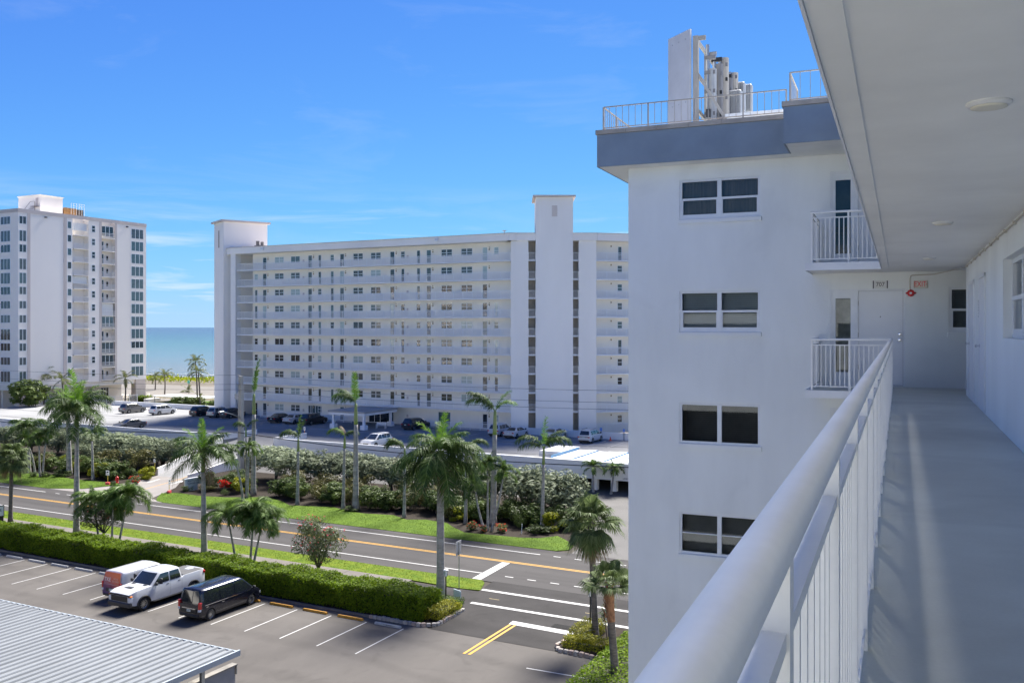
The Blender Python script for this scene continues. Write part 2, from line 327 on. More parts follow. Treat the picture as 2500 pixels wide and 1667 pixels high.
# parking lot
lt = MB(); lt.sheet([(-200,8),(10,8),(10,41),(-16.6,45.18),(-20.8,45.18),(-28.85,45.18),(-29.3,45.45),(-200,45.45)], -.004)
LOT = struct('parking_lot', lt, lot)
sline = MB(); sline.box(-.042,0,0,.042,4.6,.003); slm = sline.mesh('stall_line', linewhite)
for k in range(-10, 13):
    x = -46.07+2.65*k
    if x > -29 : continue
    put('stall_line', slm, LOT, (x, 39.9, .0005))
m = MB(); m.M = Matrix.Translation((-21.05,42.25,0)) @ Matrix.Rotation(R(2.5),4,'Z'); m.box(0,0,.001,4.4,.1,.004); m.build('stall_line', linewhite, LOT)
# drive and street
dv = MB(); dv.sheet([(-28.8,45.2),(-20.75,45.2),(-20.9,46.8),(-20.2,50.1),(-10,50.3),(-10,55.7),(-30.3,55.7),(-30.0,53.1),(-35.4,52.86),(-35.4,51.45),(-30.2,51.3),(-28.9,49.2)], .004)
DRV = struct('driveway', dv, asphalt_new)
rd = MB(); rd.sheet([(-700,55.5),(500,55.5),(500,65.4),(-700,65.4)], 0.0); ROAD = struct('road', rd, asphalt)
def strip(name, x0, y0, x1, y1, m, par, z=.006): q = MB(); q.box(x0,y0,z-.002,x1,y1,z+.001); return q.build(name, m, par)
strip('edge_line',-500,57.12,-31.9,57.26,linewhite,ROAD); strip('edge_line',-88.9,63.82,-30.5,63.96,linewhite,ROAD) if False else None
strip('edge_line',-500,63.82,-89.3,63.96,linewhite,ROAD); strip('edge_line',-73.4,63.82,-30.6,63.96,linewhite,ROAD); strip('edge_line',-16.4,63.82,200,63.96,linewhite,ROAD)
strip('centre_line',-500,60.66,200,60.79,lineyellow,ROAD); strip('centre_line',-500,60.92,200,61.05,lineyellow,ROAD)
for i in range(7): strip('dash',-30.14+1.77*i,57.1,-29.48+1.77*i,57.22,linewhite,ROAD,.0065)
for i in range(8): strip('dash',-29.45+1.77*i,63.8,-28.85+1.77*i,63.92,linewhite,ROAD)
for i in range(8): strip('dash',-87.6+1.77*i,63.8,-86.95+1.77*i,63.92,linewhite,ROAD)
q = MB(); q.prism([(-31.95,55.65),(-31.25,55.65),(-31.5,60.55),(-32.15,60.5)], .005, .008); q.build('stop_bar', linewhite, ROAD)
strip('crossing_line',-30.0,53.42,-13,53.74,linewhite,DRV,.0095); strip('crossing_line',-29.2,50.55,-13,50.88,linewhite,DRV,.0095)
q = MB(); q.prism([(-25.1,48.1),(-21.0,47.95),(-20.95,48.55),(-25.15,48.7)], .008, .011); q.build('stop_bar', linewhite, DRV)
for dx in (0,.32): strip('drive_centre_line',-25.06+dx,42.6,-24.9+dx,48.05,lineyellow,DRV,.0085)
for x,y in ((-28.6,52.0),(-21.9,52.1)): strip('faded_mark',x,y,x+.75,y+.07,mat('faded_yellow',(.28,.22,.10),.8,.1,5),DRV,.009)
# grate in the drive
gr = thing('drain_grate', (-22.08,49.1,.005), 'black iron drain grate set in the asphalt drive', 'grate')
q = MB(); q.box(-.6,-.3,0,.6,.3,.006); q.build('frame', mat('grate_iron',(.02,.02,.02),.95,0,spec=.05), gr)
q = MB()
for i in range(12): q.box(-.56+i*.095,-.26,.006,-.51+i*.095,.26,.012)
q.build('bars', mat('grate_bar',(.035,.034,.033),.9,0,spec=.1), gr)
# sidewalk in slabs with joints
q = MB(); q.box(-300,51.55,-.02,-35.4,53.3,-.005); SW = struct('sidewalk', q, mat('joint_grey',(.13,.12,.11),.95,0))  # slightly darker base sheet showing in the slab joints
slab = MB(); slab.box(.012,0,0,1.79,1.75,.045); slm2 = slab.mesh('paving_slab', concrete)
for i in range(70): put('paving_slab', slm2, SW, (-37.2-1.8*i, 51.55, -.005))
# grass areas with real blades
def lawn(name, polys, m, blades, seed, z=.03, hb=.05, lm=None):
    q = MB()
    for p in polys: q.prism(p, -.03, z)
    o = struct(name, q, m)
    rr = random.Random(seed); t_ = MB()
    def inside(x,y,p):
        c = False
        for i in range(len(p)):
            x1,y1 = p[i]; x2,y2 = p[i-1]
            if (y1>y)!=(y2>y) and x < (x2-x1)*(y-y1)/(y2-y1)+x1: c = not c
        return c
    for p in polys:
        X0,X1 = max(min(a for a,_ in p),-112),max(a for a,_ in p); Y0,Y1 = min(b_ for _,b_ in p),max(b_ for _,b_ in p)
        n = int(blades*(X1-X0)*(Y1-Y0))
        for _ in range(n):
            x = rr.uniform(X0,X1); y = rr.uniform(Y0,Y1)
            if not inside(x,y,p): continue
            a = rr.random()*6.28; h = hb*rr.uniform(.5,1.3); dx,dy = math.cos(a)*.017,math.sin(a)*.017; ox,oy = rr.uniform(-.05,.05),rr.uniform(-.05,.05)
            t_.add([(x-dx,y-dy,z-.005),(x+dx,y+dy,z-.005),(x+ox,y+oy,z+h)], [(0,1,2)])
    tag(t_.build(name+'_blades', lm or L_grass), 'short '+name.replace('_',' ')+' blades growing beside the street', 'grass', kind='stuff')
    return o
lawn('verge_grass', [[(-300,53.32),(-36,53.32),(-31.5,53.1),(-30.0,53.35),(-30.6,55.0),(-31,55.48),(-300,55.48)],[(-300,48.2),(-36,48.2),(-30.0,48.2),(-29.1,49.3),(-29.7,50.6),(-31,51.2),(-36,51.4),(-300,51.52)]], verge, 110, 11, lm=leafmat('verge_blade',(.075,.115,.003),(.18,.215,.012),.35))
LA = [(-300,65.4),(-91,65.4),(-87.5,66.9),(-85.9,70.4),(-86.9,71.1),(-92.8,70.7),(-96,70.9),(-99,71.8),(-102.3,71.1),(-105.4,69.8),(-112,71),(-300,71)]
LB = [(-75.7,66.7),(-74.6,65.7),(-73.2,65.4),(-33,65.4),(-30,65.5),(-29.2,66.3),(-29.4,67.6),(-30.6,69),(-32,70.2),(-33,68.8),(-34.6,68.2),(-37.6,67.9),(-39.6,67.7),(-41.5,69),(-43,70.3),(-45.4,70.6),(-47,69.8),(-49.2,70.9),(-52,70.3),(-54,70.4),(-56.6,71.4),(-58.8,70.7),(-61.1,70.1),(-63,71.3),(-65.9,72.4),(-69.7,70.4),(-72.7,69.7),(-76.3,69.9),(-77.6,69)]
lawn('lawn', [LA, LB], grassm, 100, 12)
# planting beds and the service lane behind
q = MB(); q.sheet([(-300,70.8),(-86.8,70.8),(-87.4,77.4),(-91.3,90),(-300,90)], .0); q.sheet([(-77.6,68.9),(-72,69.2),(-29.4,67.4),(-29.8,70.5),(-32.4,80),(-33,84.5),(-82.4,84.5),(-82.4,76.6),(-79,72)], .0); struct('planting_bed', q, mulch)
q = MB(); q.sheet([(-82.3,84.5),(-33,84.5),(-32.2,80),(-29,69),(-28.6,65.4),(-10,65.4),(-10,118),(-82.3,118)], -.002); struct('service_lane', q, mat('lane_asphalt',(.10,.095,.09),.9,.12,.3,.2,50,fine=.15))
# apron and ramp up to the parking deck
q = MB(); q.sheet([(-90.8,65.38),(-73.4,65.38),(-76.2,66.5),(-77.4,69),(-79,72.2),(-82.9,76.9),(-87.3,76.9),(-86.2,73),(-85.7,70.4),(-87.3,66.9)], .006)
AP = struct('apron', q, apronm)
q = MB(); prof = [(76.9,.006),(78.5,.12),(92,1.9),(95.5,2.28),(98.4,2.4)]
def rl(y): return -87.3-(y-76.9)*4.3/15.1 if y < 92 else -91.6
V = []; F = []
for y,z in prof: V += [(rl(y),y,z),(-82.9,y,z)]
for i in range(len(prof)-1): F.append((2*i,2*i+1,2*i+3,2*i+2))
q.add(V,F); RAMP = struct('ramp', q, mat('ramp_concrete',(.20,.20,.20),.9,.1,.4,.15,30,fine=.08))
def zr(y):
    for (a,za),(b_,zb) in zip(prof,prof[1:]):
        if a <= y <= b_: return za+(zb-za)*(y-a)/(b_-a)
    return 2.4
def ramp_wall(x0f, x1f, h, y0, y1, lab):
    q = MB(); yy = [y0+(y1-y0)*i/10 for i in range(11)]
    for a,b_ in zip(yy,yy[1:]):
        V = []
        for y in (a,b_):
            z = zr(y); V += [(x0f(y),y,-.02),(x1f(y),y,-.02),(x1f(y),y,z+h),(x0f(y),y,z+h)]
        q.add(V, [(0,1,5,4),(1,2,6,5),(2,3,7,6),(3,0,4,7)]+([(0,3,2,1)] if a==y0 else [])+([(4,5,6,7)] if b_==yy[-1] else []))
    return tag(q.build('ramp_wall', stucco_far), lab, 'wall')
ramp_wall(lambda y: rl(y)-.25, lambda y: rl(y), .85, 77.2, 91.7, 'sloping white side wall on the far left side of the ramp')
ramp_wall(lambda y: -82.9, lambda y: -82.65, .35, 77.5, 91.7, 'low white kerb wall along the right side of the ramp')
q = MB(); V = []; F = []
yl = [69.5+i*.75 for i in range(28)]
for y in yl:
    xm = -81.05-(y-69.5)*.27 if y < 84 else -84.97-(y-84)*.15
    z = (.012 if y < 76.9 else zr(y)+.006); V += [(xm-.06,y,z),(xm+.06,y,z)]
for i in range(len(yl)-1): F.append((2*i,2*i+1,2*i+3,2*i+2))
q.add(V[:28],F[:13]); q.build('yellow_line', lineyellow, AP)
q = MB(); q.add([(a-.05,b_,c_) for a,b_,c_ in V[26:]],F[:len(V[26:])//2-1]); q.build('ramp_line', linewhite, RAMP)
for (x,y,a) in ((-84.7,74.2,196),(-81.4,74.6,16)):
    q = MB(); q.M = Matrix.Translation((x,y,.012)) @ Matrix.Rotation(R(a),4,'Z'); q.add([(-.12,-1.2,0),(.12,-1.2,0),(.12,.3,0),(-.12,.3,0),(-.42,.3,0),(.42,.3,0),(0,1.3,0)],[(0,1,2,3),(4,5,6)]); q.build('painted_arrow', linewhite, AP)
# parking deck
q = MB(); q.prism([(-165,92.0),(-91.6,92.0),(-91.6,98.4),(-82.9,98.4),(-82.9,92.0),(-12,92.0),(-12,121.5),(-40,121.5),(-45,117),(-58,117),(-61,119.8),(-165,123.4)], 1.75, 2.4); DECK = struct('parking_deck', q, deckm)
def pwall(x0,y0,z0,x1,y1,z1,lab):
    t_ = thing('parapet_wall', ((x0+x1)/2,(y0+y1)/2,z0), lab, 'wall')
    q = MB(); q.box(x0,y0,z0,x1,y1,z1-.06); q.build('wall', stucco_far, t_, world=True)
    q = MB(); q.box(x0-.03,y0-.03,z1-.06,x1+.03,y1+.03,z1); q.build('coping', whitepaint, t_, world=True); return t_
pwall(-165,91.72,-.02,-91.72,91.98,3.13,'long white parapet wall of the parking deck, left of the ramp')
pwall(-82.55,91.72,-.02,-50,91.98,3.13,'long white parapet wall of the parking deck, right of the ramp')
GW = pwall(-50,91.70,1.26,-12,92.0,3.13,'white parapet above the low garage opening, under the wrapped bundles')
pwall(-91.86,92.05,1.7,-91.62,98.4,3.13,'short white wall beside the top of the ramp, left one')
pwall(-82.88,92.05,1.7,-82.64,98.4,3.13,'short white wall beside the top of the ramp, right one')
pwall(-152,122.9,2.4,-119.5,123.15,3.25,'low white wall behind the parked cars, left of the pale apartment block')
pwall(-59.5,116.2,2.4,-30,116.45,3.35,'low white wall behind the white cars at the foot of the pale apartment block')
q = MB()
for z in (1.30,2.25): q.box(-50,91.66,z,-12,91.70,z+.05)
q.build('ledge', whitepaint, GW, world=True)
q = put('lettering', text_mesh('LOW CLEARANCE', .26, blackplastic, sx=.9), GW, (-33.2+31, 91.68-91.85, 1.52-1.26), (R(90),0,0))
for i,x in enumerate((-48,-45,-41.5,-37.6,-35.4,-31,-26)):
    q = MB(); q.bbox(-.32,-.3,0,.32,.3,1.8,.02)
    tag(q.build('garage_column', stucco_far, loc=(x,92.4,-.02)), 'square white column holding up the parking deck at the garage opening', 'column', 'garage columns')
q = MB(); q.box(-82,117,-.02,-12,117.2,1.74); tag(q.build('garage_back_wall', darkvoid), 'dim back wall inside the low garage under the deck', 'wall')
dl = MB(); dl.box(-.05,0,0,.05,6.6,.004); dlm = dl.mesh('stall_line', linewhite)
for k in range(36):
    x = -42.35-2.75*k
    if -92.3 < x < -76 and k != 99: continue
    put('stall_line', dlm, DECK, (x,108.0,2.402))
for k in range(9): put('stall_line', dlm, DECK, (-95-2.75*k,93.2,2.402), 0, (1,.8,1))
for k in range(4): put('stall_line', dlm, DECK, (-58-2.75*k,93.4,2.402), 0, (1,.7,1))
q = MB()
for y in (107.5,108.0): q.box(-90,y,2.402,-73,y+.12,2.405)
for i in range(5): q.box(-79+i*.9,110.5,2.402,-78.9+i*.9,112.6,2.405)
q.build('walk_marking', linewhite, DECK)
# ------------------------------------------------------------------ our own apartment building: wing, walkway, railing
BANG = R(4.3954); ZF = 16.31; D = 21.45; ST = 2.62
OWN = thing('apartment_building', (0,0,0), 'white stucco apartment building with slate blue roof band and open grey walkway', 'building', rot=BANG)
def oloc(u,v,z): return (u*math.cos(BANG)-v*math.sin(BANG), u*math.sin(BANG)+v*math.cos(BANG), z)
def holed(mb, a0, a1, z0, z1, holes, fn, depth):
    "wall face with openings; fn(a, d, z) -> point, d = depth into the wall"
    A = sorted({a0,a1,*[h[0] for h in holes],*[h[1] for h in holes]}); Z = sorted({z0,z1,*[h[2] for h in holes],*[h[3] for h in holes]})
    for i in range(len(A)-1):
        for j in range(len(Z)-1):
            am,zm = (A[i]+A[i+1])/2,(Z[j]+Z[j+1])/2
            if any(h[0]<am<h[1] and h[2]<zm<h[3] for h in holes): continue
            mb.add([fn(A[i],0,Z[j]),fn(A[i+1],0,Z[j]),fn(A[i+1],0,Z[j+1]),fn(A[i],0,Z[j+1])],[(0,1,2,3)])
    for h in holes:
        p = [(h[0],h[2]),(h[1],h[2]),(h[1],h[3]),(h[0],h[3])]
        for k in range(4):
            (x,y),(x2,y2) = p[k],p[(k+1)%4]
            mb.add([fn(x,0,y),fn(x2,0,y2),fn(x2,depth,y2),fn(x,depth,y)],[(0,3,2,1)])
wh = []
wspec = [(20.14,21.075,'hung'),(17.49,18.455,'hung'),(14.87,15.83,'slide'),(12.27,13.25,'thin')]+[(12.27-ST*k,13.25-ST*k,'hung') for k in (1,2,3,4)]
for z0,z1,_ in wspec: wh.append((-4.784,-2.924,z0,z1))
doors_ = []
for k in range(-5,2):
    zf = ZF+ST*k; wh.append((-1.415,.12,zf+.02,zf+2.13))
wh.append((.973,1.95,17.49,18.455))
q = MB(); holed(q,-6.03,70,0,21.43,wh,lambda a,d,z:(a,D+d,z),.14); q.build('wing_wall', stucco, OWN)
q = MB(); q.add([(-6.03,D,0),(-6.03,34,0),(-6.03,34,21.43),(-6.03,D,21.43)],[(0,3,2,1)]); q.add([(70,D,0),(70,34,0),(70,34,21.43),(70,D,21.43)],[(0,1,2,3)]); q.add([(-6.03,34,0),(70,34,0),(70,34,21.43),(-6.03,34,21.43)],[(0,3,2,1)]); q.build('outer_wall', stucco, OWN)
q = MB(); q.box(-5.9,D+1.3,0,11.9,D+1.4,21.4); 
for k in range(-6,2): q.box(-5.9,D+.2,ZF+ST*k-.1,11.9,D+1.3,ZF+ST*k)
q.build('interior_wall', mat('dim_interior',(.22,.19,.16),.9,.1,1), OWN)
roofrail = mat('roof_rail_paint',(.46,.42,.37),.6,.08,3)
pane = glassmat('window_glass', (.80,.86,.87)); blindm = mat('blind_slat', (.40,.42,.42), .6, .05, 3); curtain = mat('curtain', (.16,.13,.12), .95, .15, 1.5, stretch=(14,14,.6), obj=True)
winframe = mat('window_frame_white', (.78,.80,.81), .4, .03, 4)
def window(par, u0, z0, w, h, kind, fn_loc, rot, wname='window'):
    "a two-light window; local x along the wall, y into the wall, origin at lower left of the opening"
    o = MB(); f = .055
    o.box(0,.03,0,f,.10,h); o.box(w-f,.03,0,w,.10,h); o.box(f,.03,0,w-f,.10,f); o.box(f,.03,h-f,w-f,.10,h)
    if w > 1.2: o.box(w/2-.05,.025,f,w/2+.05,.10,h-f)
    t_ = o.build(wname, winframe, par, loc=fn_loc, rot=rot)
    mid = h*.50
    cols_ = [(f,w/2-.05),(w/2+.05,w-f)] if w > 1.2 else [(f,w-f)]
    for a,b_ in cols_:
        if kind in ('hung','thin'):
            r_ = MB(); s_ = .05 if kind == 'hung' else .02
            r_.box(a,.022,mid-s_/2,b_,.09,mid+s_/2)
            if kind == 'hung': r_.box(a,.035,f,b_,.09,f+.055); r_.box(a,.035,f+.055,a+.025,.09,mid-s_/2); r_.box(b_-.025,.035,f+.055,b_,.09,mid-s_/2)
            r_.build('sash', winframe, t_)
            for q0,q1,dy in ((f+(.055 if kind=='hung' else 0),mid-s_/2,.06),(mid+s_/2,h-f,.075)):
                p_ = MB(); p_.add([(a,dy,q0),(b_,dy,q0),(b_,dy,q1),(a,dy,q1)],[(0,1,2,3)]); p_.build('pane', pane, t_)
        else:
            p_ = MB(); p_.add([(a,.07,f),(b_,.07,f),(b_,.07,h-f),(a,.07,h-f)],[(0,1,2,3)]); p_.build('pane', pane, t_)
    s_ = MB(); s_.bbox(-.03,-.05,-.10,w+.03,.03,-.002,.008); s_.build('sill', stucco, t_)
    return t_
def blinds(par, w, h, dy=.2, m=blindm, step=.05):
    q = MB()
    for i in range(int(h/step)):
        z = .03+i*step; q.add([(.05,dy-.012,z),(w-.05,dy-.012,z),(w-.05,dy+.014,z+step*.9),(.05,dy+.014,z+step*.9)],[(0,1,2,3)])
    q.build('blind', m, par)
def drape(par, w, h, dy=.22):
    q = MB(); n = 40; V = []
    for i in range(n+1):
        x = .05+(w-.1)*i/n; y = dy+.03*math.sin(i*1.9)+.015*math.sin(i*4.3); V += [(x,y,.04),(x,y,h-.04)]
    q.add(V,[(2*i,2*i+2,2*i+3,2*i+1) for i in range(n)]); q.build('curtain', curtain, par, smooth=True)
for k,(z0,z1,kind) in enumerate(wspec):
    t_ = window(OWN, -4.784, z0, 1.86, z1-z0, kind, (-4.784,D,z0), 0)
    if k in (0,): drape(t_,1.86,z1-z0)
    elif k in (2,): blinds(t_,1.86,z1-z0,.55,mat('dark_blind',(.07,.06,.055),.6,.1,3))
    elif k in (3,): blinds(t_,1.86,z1-z0,.3,mat('brown_blind',(.12,.11,.10),.6,.1,3),.06)
    else: blinds(t_,1.86,z1-z0)
t_ = window(OWN,.973,17.49,.977,.965,'hung',(.973,D,17.49),0); blinds(t_,.977,.965,.2,mat('grey_blind',(.25,.26,.27),.6,.1,3))
# entrance doors with sidelights on each floor of the wing
def entrance(k):
    zf = ZF+ST*k+.02
    fr = MB(); f = .04
    fr.box(0,.01,0,f,.13,2.11); fr.box(1.495,.01,0,1.535,.13,2.11); fr.box(f,.01,2.07,1.495,.13,2.11); fr.box(.49,.012,0,.585,.13,2.07)
    fr.box(f,.035,0,.49,.10,.28); fr.box(f,.035,1.91,.49,.10,2.07); fr.box(f,.035,.28,.115,.10,1.91); fr.box(.43,.035,.28,.49,.10,1.91)
    o = fr.build('entrance_frame', winframe, OWN, loc=(-1.415,D,zf))
    p_ = MB(); p_.add([(.115,.06,.28),(.43,.06,.28),(.43,.06,1.91),(.115,.06,1.91)],[(0,1,2,3)]); p_.build('sidelight_pane', pane, o)
    c_ = MB(); c_.box(.05,.5,.02,.5,.52,2.0); c_.build('sidelight_curtain', mat('pale_curtain' if k==0 else 'dark_curtain',(.42,.44,.42) if k==0 else (.05,.055,.055),.9,.25,2.2), o)
    dr = MB(); dr.box(.59,.03,.012,1.49,.085,2.065); dd = dr.build('door', whitepaint, OWN, loc=(-1.415,D,zf))
    for z in (1.00,1.12):
        kn = MB(); kn.M = Matrix.Translation((1.43,.03,z)) @ Matrix.Rotation(R(90),4,'X'); kn.lathe([(.034,0),(.034,.008),(.014,.012),(.014,.03),(.028,.036),(.028,.05),(.012,.056)],12); kn.build('door_knob', chrome, dd)
    for z in (.35,1.05,1.75): hg = MB(); hg.box(.578,.02,z,.592,.032,z+.1); hg.build('hinge', mat('hinge_bronze',(.16,.10,.07),.5,.1,9), dd)
    if k == 0:
        pe = MB(); pe.M = Matrix.Translation((1.04,.03,1.50)) @ Matrix.Rotation(R(90),4,'X'); pe.lathe([(.012,0),(.012,.006)],8); pe.build('peephole', blackplastic, dd)
for k in range(-5,2): entrance(k)
# roof, soffit and slate band
q = MB(); q.box(-6.62,20.93,21.43,70.5,34.5,22.17); q.box(-2.19,19.75,21.432,12,20.93,22.168); q.box(-.9,-4,21.434,12,19.75,22.1); q.build('roof_slab', stucco, OWN)
q = MB(); q.box(-6.65,20.90,21.425,-2.22,20.93,22.19); q.box(-6.65,20.93,21.425,-6.62,34.5,22.19); q.box(-2.22,19.72,21.42,12,19.75,22.185); q.box(-2.22,19.75,21.42,-2.19,20.93,22.185); q.build('roof_band', slate, OWN)
for i in range(6):
    q = MB(); u0 = -6.68+i*.745; q.box(u0,20.87,22.195,u0+.738,21.25,22.30); q.build('coping_stone', coping, OWN)
for i in range(10):
    q = MB(); q.box(-6.68,21.26+i*1.3,22.195,-6.35,22.55+i*1.3,22.298); q.build('coping_stone', coping, OWN)
for i in range(8):
    q = MB(); q.box(-2.25+i*.9,19.69,22.19,-1.357+i*.9,20.05,22.295); q.build('coping_stone', coping, OWN)
def thin_rail(par, p, q_, zb, zt, step, name='roof_railing', r=.012, posts=0):
    m = MB(); p = Vector(p); q_ = Vector(q_); L_ = (q_-p).length; n = max(2,int(L_/step))
    m.bar((p.x,p.y,zt),(q_.x,q_.y,zt),.026,.024); m.bar((p.x,p.y,zb+.06),(q_.x,q_.y,zb+.06),.02,.02)
    for i in range(n+1):
        c = p+(q_-p)*i/n; w_ = .03 if (i in (0,n) or (posts and i%posts==0)) else .011
        m.box(c.x-w_/2,c.y-w_/2,zb if w_>.02 else zb+.06,c.x+w_/2,c.y+w_/2,zt)
    return m.build(name, roofrail, par)
thin_rail(OWN,(-6.52,21.0),(-2.3,21.0),22.30,22.86,.155,posts=7); thin_rail(OWN,(-6.52,21.04),(-6.52,30),22.30,22.86,.155,posts=7)
thin_rail(OWN,(-2.1,19.86),(6,19.86),22.295,22.92,.2); thin_rail(OWN,(-2.1,19.9),(-2.1,21.4),22.295,22.92,.2)
q = MB(); q.box(-4.1,24.0,22.17,-2.0,27.0,23.05); q.box(-4.15,23.95,23.05,-1.95,27.05,23.12); q.build('rooftop_enclosure', shutter, OWN)
# walkway slabs
def deck_floor(k, main):
    z = ZF+ST*k
    q = MB(); q.box(-.32,-4,z-.135,1.3,D-.002,z-.004); q.box(1.3,19.45,z-.135,9,D-.002,z-.004); q.box(-1.775,19.76,z-.135,-.32,D-.002,z-.004); q.build('walkway_slab', ceilpaint if not main else ceilpaint, OWN)
    q = MB(); q.add([(-.27,-4,z),(1.179,-4,z),(1.179,19.44,z),(9,19.44,z),(9,D-.003,z),(-1.74,D-.003,z),(-1.74,19.80,z),(-.27,19.80,z)],[tuple(range(8))]); q.build('walkway_floor', floorgrey, OWN)
    q = MB(); q.box(-.335,-4,z-.16,-.322,19.76,z-.003); q.box(-1.79,19.745,z-.16,-.335,19.76,z-.003); q.box(-1.79,19.76,z-.16,-1.775,D-.003,z-.003); q.build('slab_edge', whitepaint, OWN)
    if k == 1:
        q = MB(); q.box(-.32,-4,z-.147,-.19,19.76,z-.135); q.build('drip_edge', ceilpaint, OWN)
for k in range(-5,2): deck_floor(k, k==0)
# inner wall of the walkway with two narrow doors and a recessed window
ih = [(10.6,12.72,17.47,18.43)]
q = MB(); holed(q,-4,19.45,0,21.43,ih,lambda a,d,z:(1.18+d,a,z),.16); q.add([(1.18,19.45,0),(9,19.45,0),(9,19.45,21.43),(1.18,19.45,21.43)],[(0,3,2,1)]); q.add([(1.18,-4,0),(9,-4,0),(9,-4,21.43),(1.18,-4,21.43)],[(0,1,2,3)]); q.build('inner_wall', stucco, OWN)
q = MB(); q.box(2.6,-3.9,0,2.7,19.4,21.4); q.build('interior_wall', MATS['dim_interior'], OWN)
t_ = window(OWN,0,17.47,2.12,.96,'hung',(1.18+.07,12.72,17.47),-R(90)); blinds(t_,2.12,.96,.12,mat('pale_blind',(.62,.62,.60),.6,.05,3))
for v0,v1 in ((17.35,18.4),(15.2,16.12)):
    f_ = MB(); f_.box(1.155,v0-.05,ZF+.02,1.179,v0,ZF+2.1); f_.box(1.155,v1,ZF+.02,1.179,v1+.05,ZF+2.1); f_.box(1.155,v0-.05,ZF+2.05,1.179,v1+.05,ZF+2.1)
    o = f_.build('door_frame', winframe, OWN); q = MB(); q.box(1.165,v0+.004,ZF+.03,1.178,v1-.004,ZF+2.046); dd = q.build('door', whitepaint, OWN)
    kn = MB(); kn.M = Matrix.Translation((1.165,v1-.08,ZF+1.0)) @ Matrix.Rotation(R(-90),4,'Y'); kn.lathe([(.032,0),(.032,.008),(.012,.012),(.012,.035),(.028,.042),(.028,.062),(.012,.07)],12); kn.build('door_knob', chrome, dd)
# walkway railing
def railing(k, run):
    z = ZF+ST*k; t_ = MB(); capz = z+1.02
    pk = MB(); pk.box(-.009,-.009,0,.009,.009,.85); pkm = pk.mesh('picket', railpaint)
    po = MB(); po.box(-.022,-.02,0,.022,.02,1.022); pom = po.mesh('post', railpaint)
    cap = MB(); low = MB()
    for (a,b_) in run:
        a = Vector((*a,0)); b_ = Vector((*b_,0)); d = (b_-a).normalized(); nrm = Vector((-d.y,d.x,0)); L_ = (b_-a).length
        prof = [(-.024,0),(.024,0),(.027,.006),(.028,.020),(.026,.032),(.020,.040),(.011,.0445),(-.011,.0445),(-.020,.040),(-.026,.032),(-.028,.020),(-.027,.006)]
        V = [];
        ext = .028
        for e,sg in ((a,-ext),(b_,ext)):
            for x,h in prof: V.append(e+d*sg+nrm*x+Vector((0,0,capz+h)))
        n = len(prof); cap.add(V,[tuple(range(n-1,-1,-1)),tuple(range(n,2*n))]+[(i,(i+1)%n,n+(i+1)%n,n+i) for i in range(n)])
        low.bar(a+Vector((0,0,z+.925)),b_+Vector((0,0,z+.925)),.036,.022); low.bar(a+Vector((0,0,z+.075)),b_+Vector((0,0,z+.075)),.03,.022)
    ro = cap.build('railing', railpaint, OWN, smooth=False); smooth_by_angle(ro,60)
    low.build('rail', railpaint, ro)
    for (a,b_) in run:
        a = Vector(a); b_ = Vector(b_); L_ = (b_-a).length; d = (b_-a)/L_; n = max(1,round(L_/.92)); ang = math.atan2(d.y,d.x)+R(90)
        for i in range(n+1):
            c = a+d*L_*i/n; put('post', pom, ro, (c.x,c.y,z), ang)
            if i < n:
                for j in range(1,8):
                    c2 = a+d*L_*(i+j/8)/n; put('picket', pkm, ro, (c2.x,c2.y,z+.083), ang)
    return ro
railing(0,[((-.138,-.756),(-.138,19.85)),((-.2,19.85),(-1.665,19.85)),((-1.665,19.90),(-1.665,21.40))])
rr = random.Random(4); dirtm = mat('floor_dirt',(.30,.305,.29),.9,.15,9)
for i in range(24):
    q = MB(); v = -.756+.937*i; n = 9; V = []
    for j in range(n):
        a = math.pi*j/(n-1)-math.pi/2; V.append((-.268+(.05+.05*rr.random())*max(0,math.cos(a)),v+(.10+.06*rr.random())*math.sin(a),ZF+.0012))
    q.add(V,[tuple(range(n))]); q.build('dirt_mark', dirtm, OWN)
railing(1,[((-.24,19.85),(-1.665,19.85)),((-1.665,19.90),(-1.665,21.40))])
# things fixed to the walkway
def otag(name, label, cat, u, v, z, rot=0, group=None): return thing(name, oloc(u,v,z), label, cat, group, BANG+rot)
t_ = otag('number_plate','small white number plate reading 707 with dark bars at both ends, above the door','plate',-.376,D-.003,18.53)
q = MB(); q.box(-.13,-.012,-.08,.13,0,.08); q.build('plate', shutter, t_)
q = MB(); q.box(-.152,-.014,-.085,-.131,0,.085); q.box(.131,-.014,-.085,.152,0,.085); q.build('end_bar', mat('navy_metal',(.02,.025,.04),.4,0), t_)
put('lettering', text_mesh('707',.125,blackplastic,thick=.002,sx=.95), t_, (0,-.0135,0), (R(90),0,0))
t_ = otag('exit_sign','cream box exit sign with red EXIT lettering and arrow on the wall beside the door','sign',.43,D-.002,18.52)
q = MB(); q.bbox(-.16,-.10,-.045,.16,.10,0,.02); o = q.build('housing', mat('cream_plastic',(.60,.56,.46),.6,.06,4), t_, rot=(R(90),0,0))
q = MB(); q.box(-.118,-.05,-.078,.118,-.046,.078); q.build('face', mat('sign_face',(.70,.66,.58),.5,0), t_)
put('lettering', text_mesh('EXIT',.165,mat('exit_red',(.75,.03,.05),.5,0),thick=.002,sx=.72), t_, (-.012,-.052,0), (R(90),0,0))
q = MB(); q.add([(.098,-.052,-.03),(.116,-.052,0),(.098,-.052,.03),(.104,-.052,0)],[(0,1,2,3)]); q.build('arrow', MATS['exit_red'], t_)
t_ = otag('fire_alarm','red wall fire alarm box with white strobe under the exit sign','alarm',.232,D-.002,18.335)
q = MB(); q.lathe([(.078,0),(.078,.03),(.066,.05),(.03,.055)],8); o = q.build('housing', redpaint, t_, rot=(R(90),0,0))
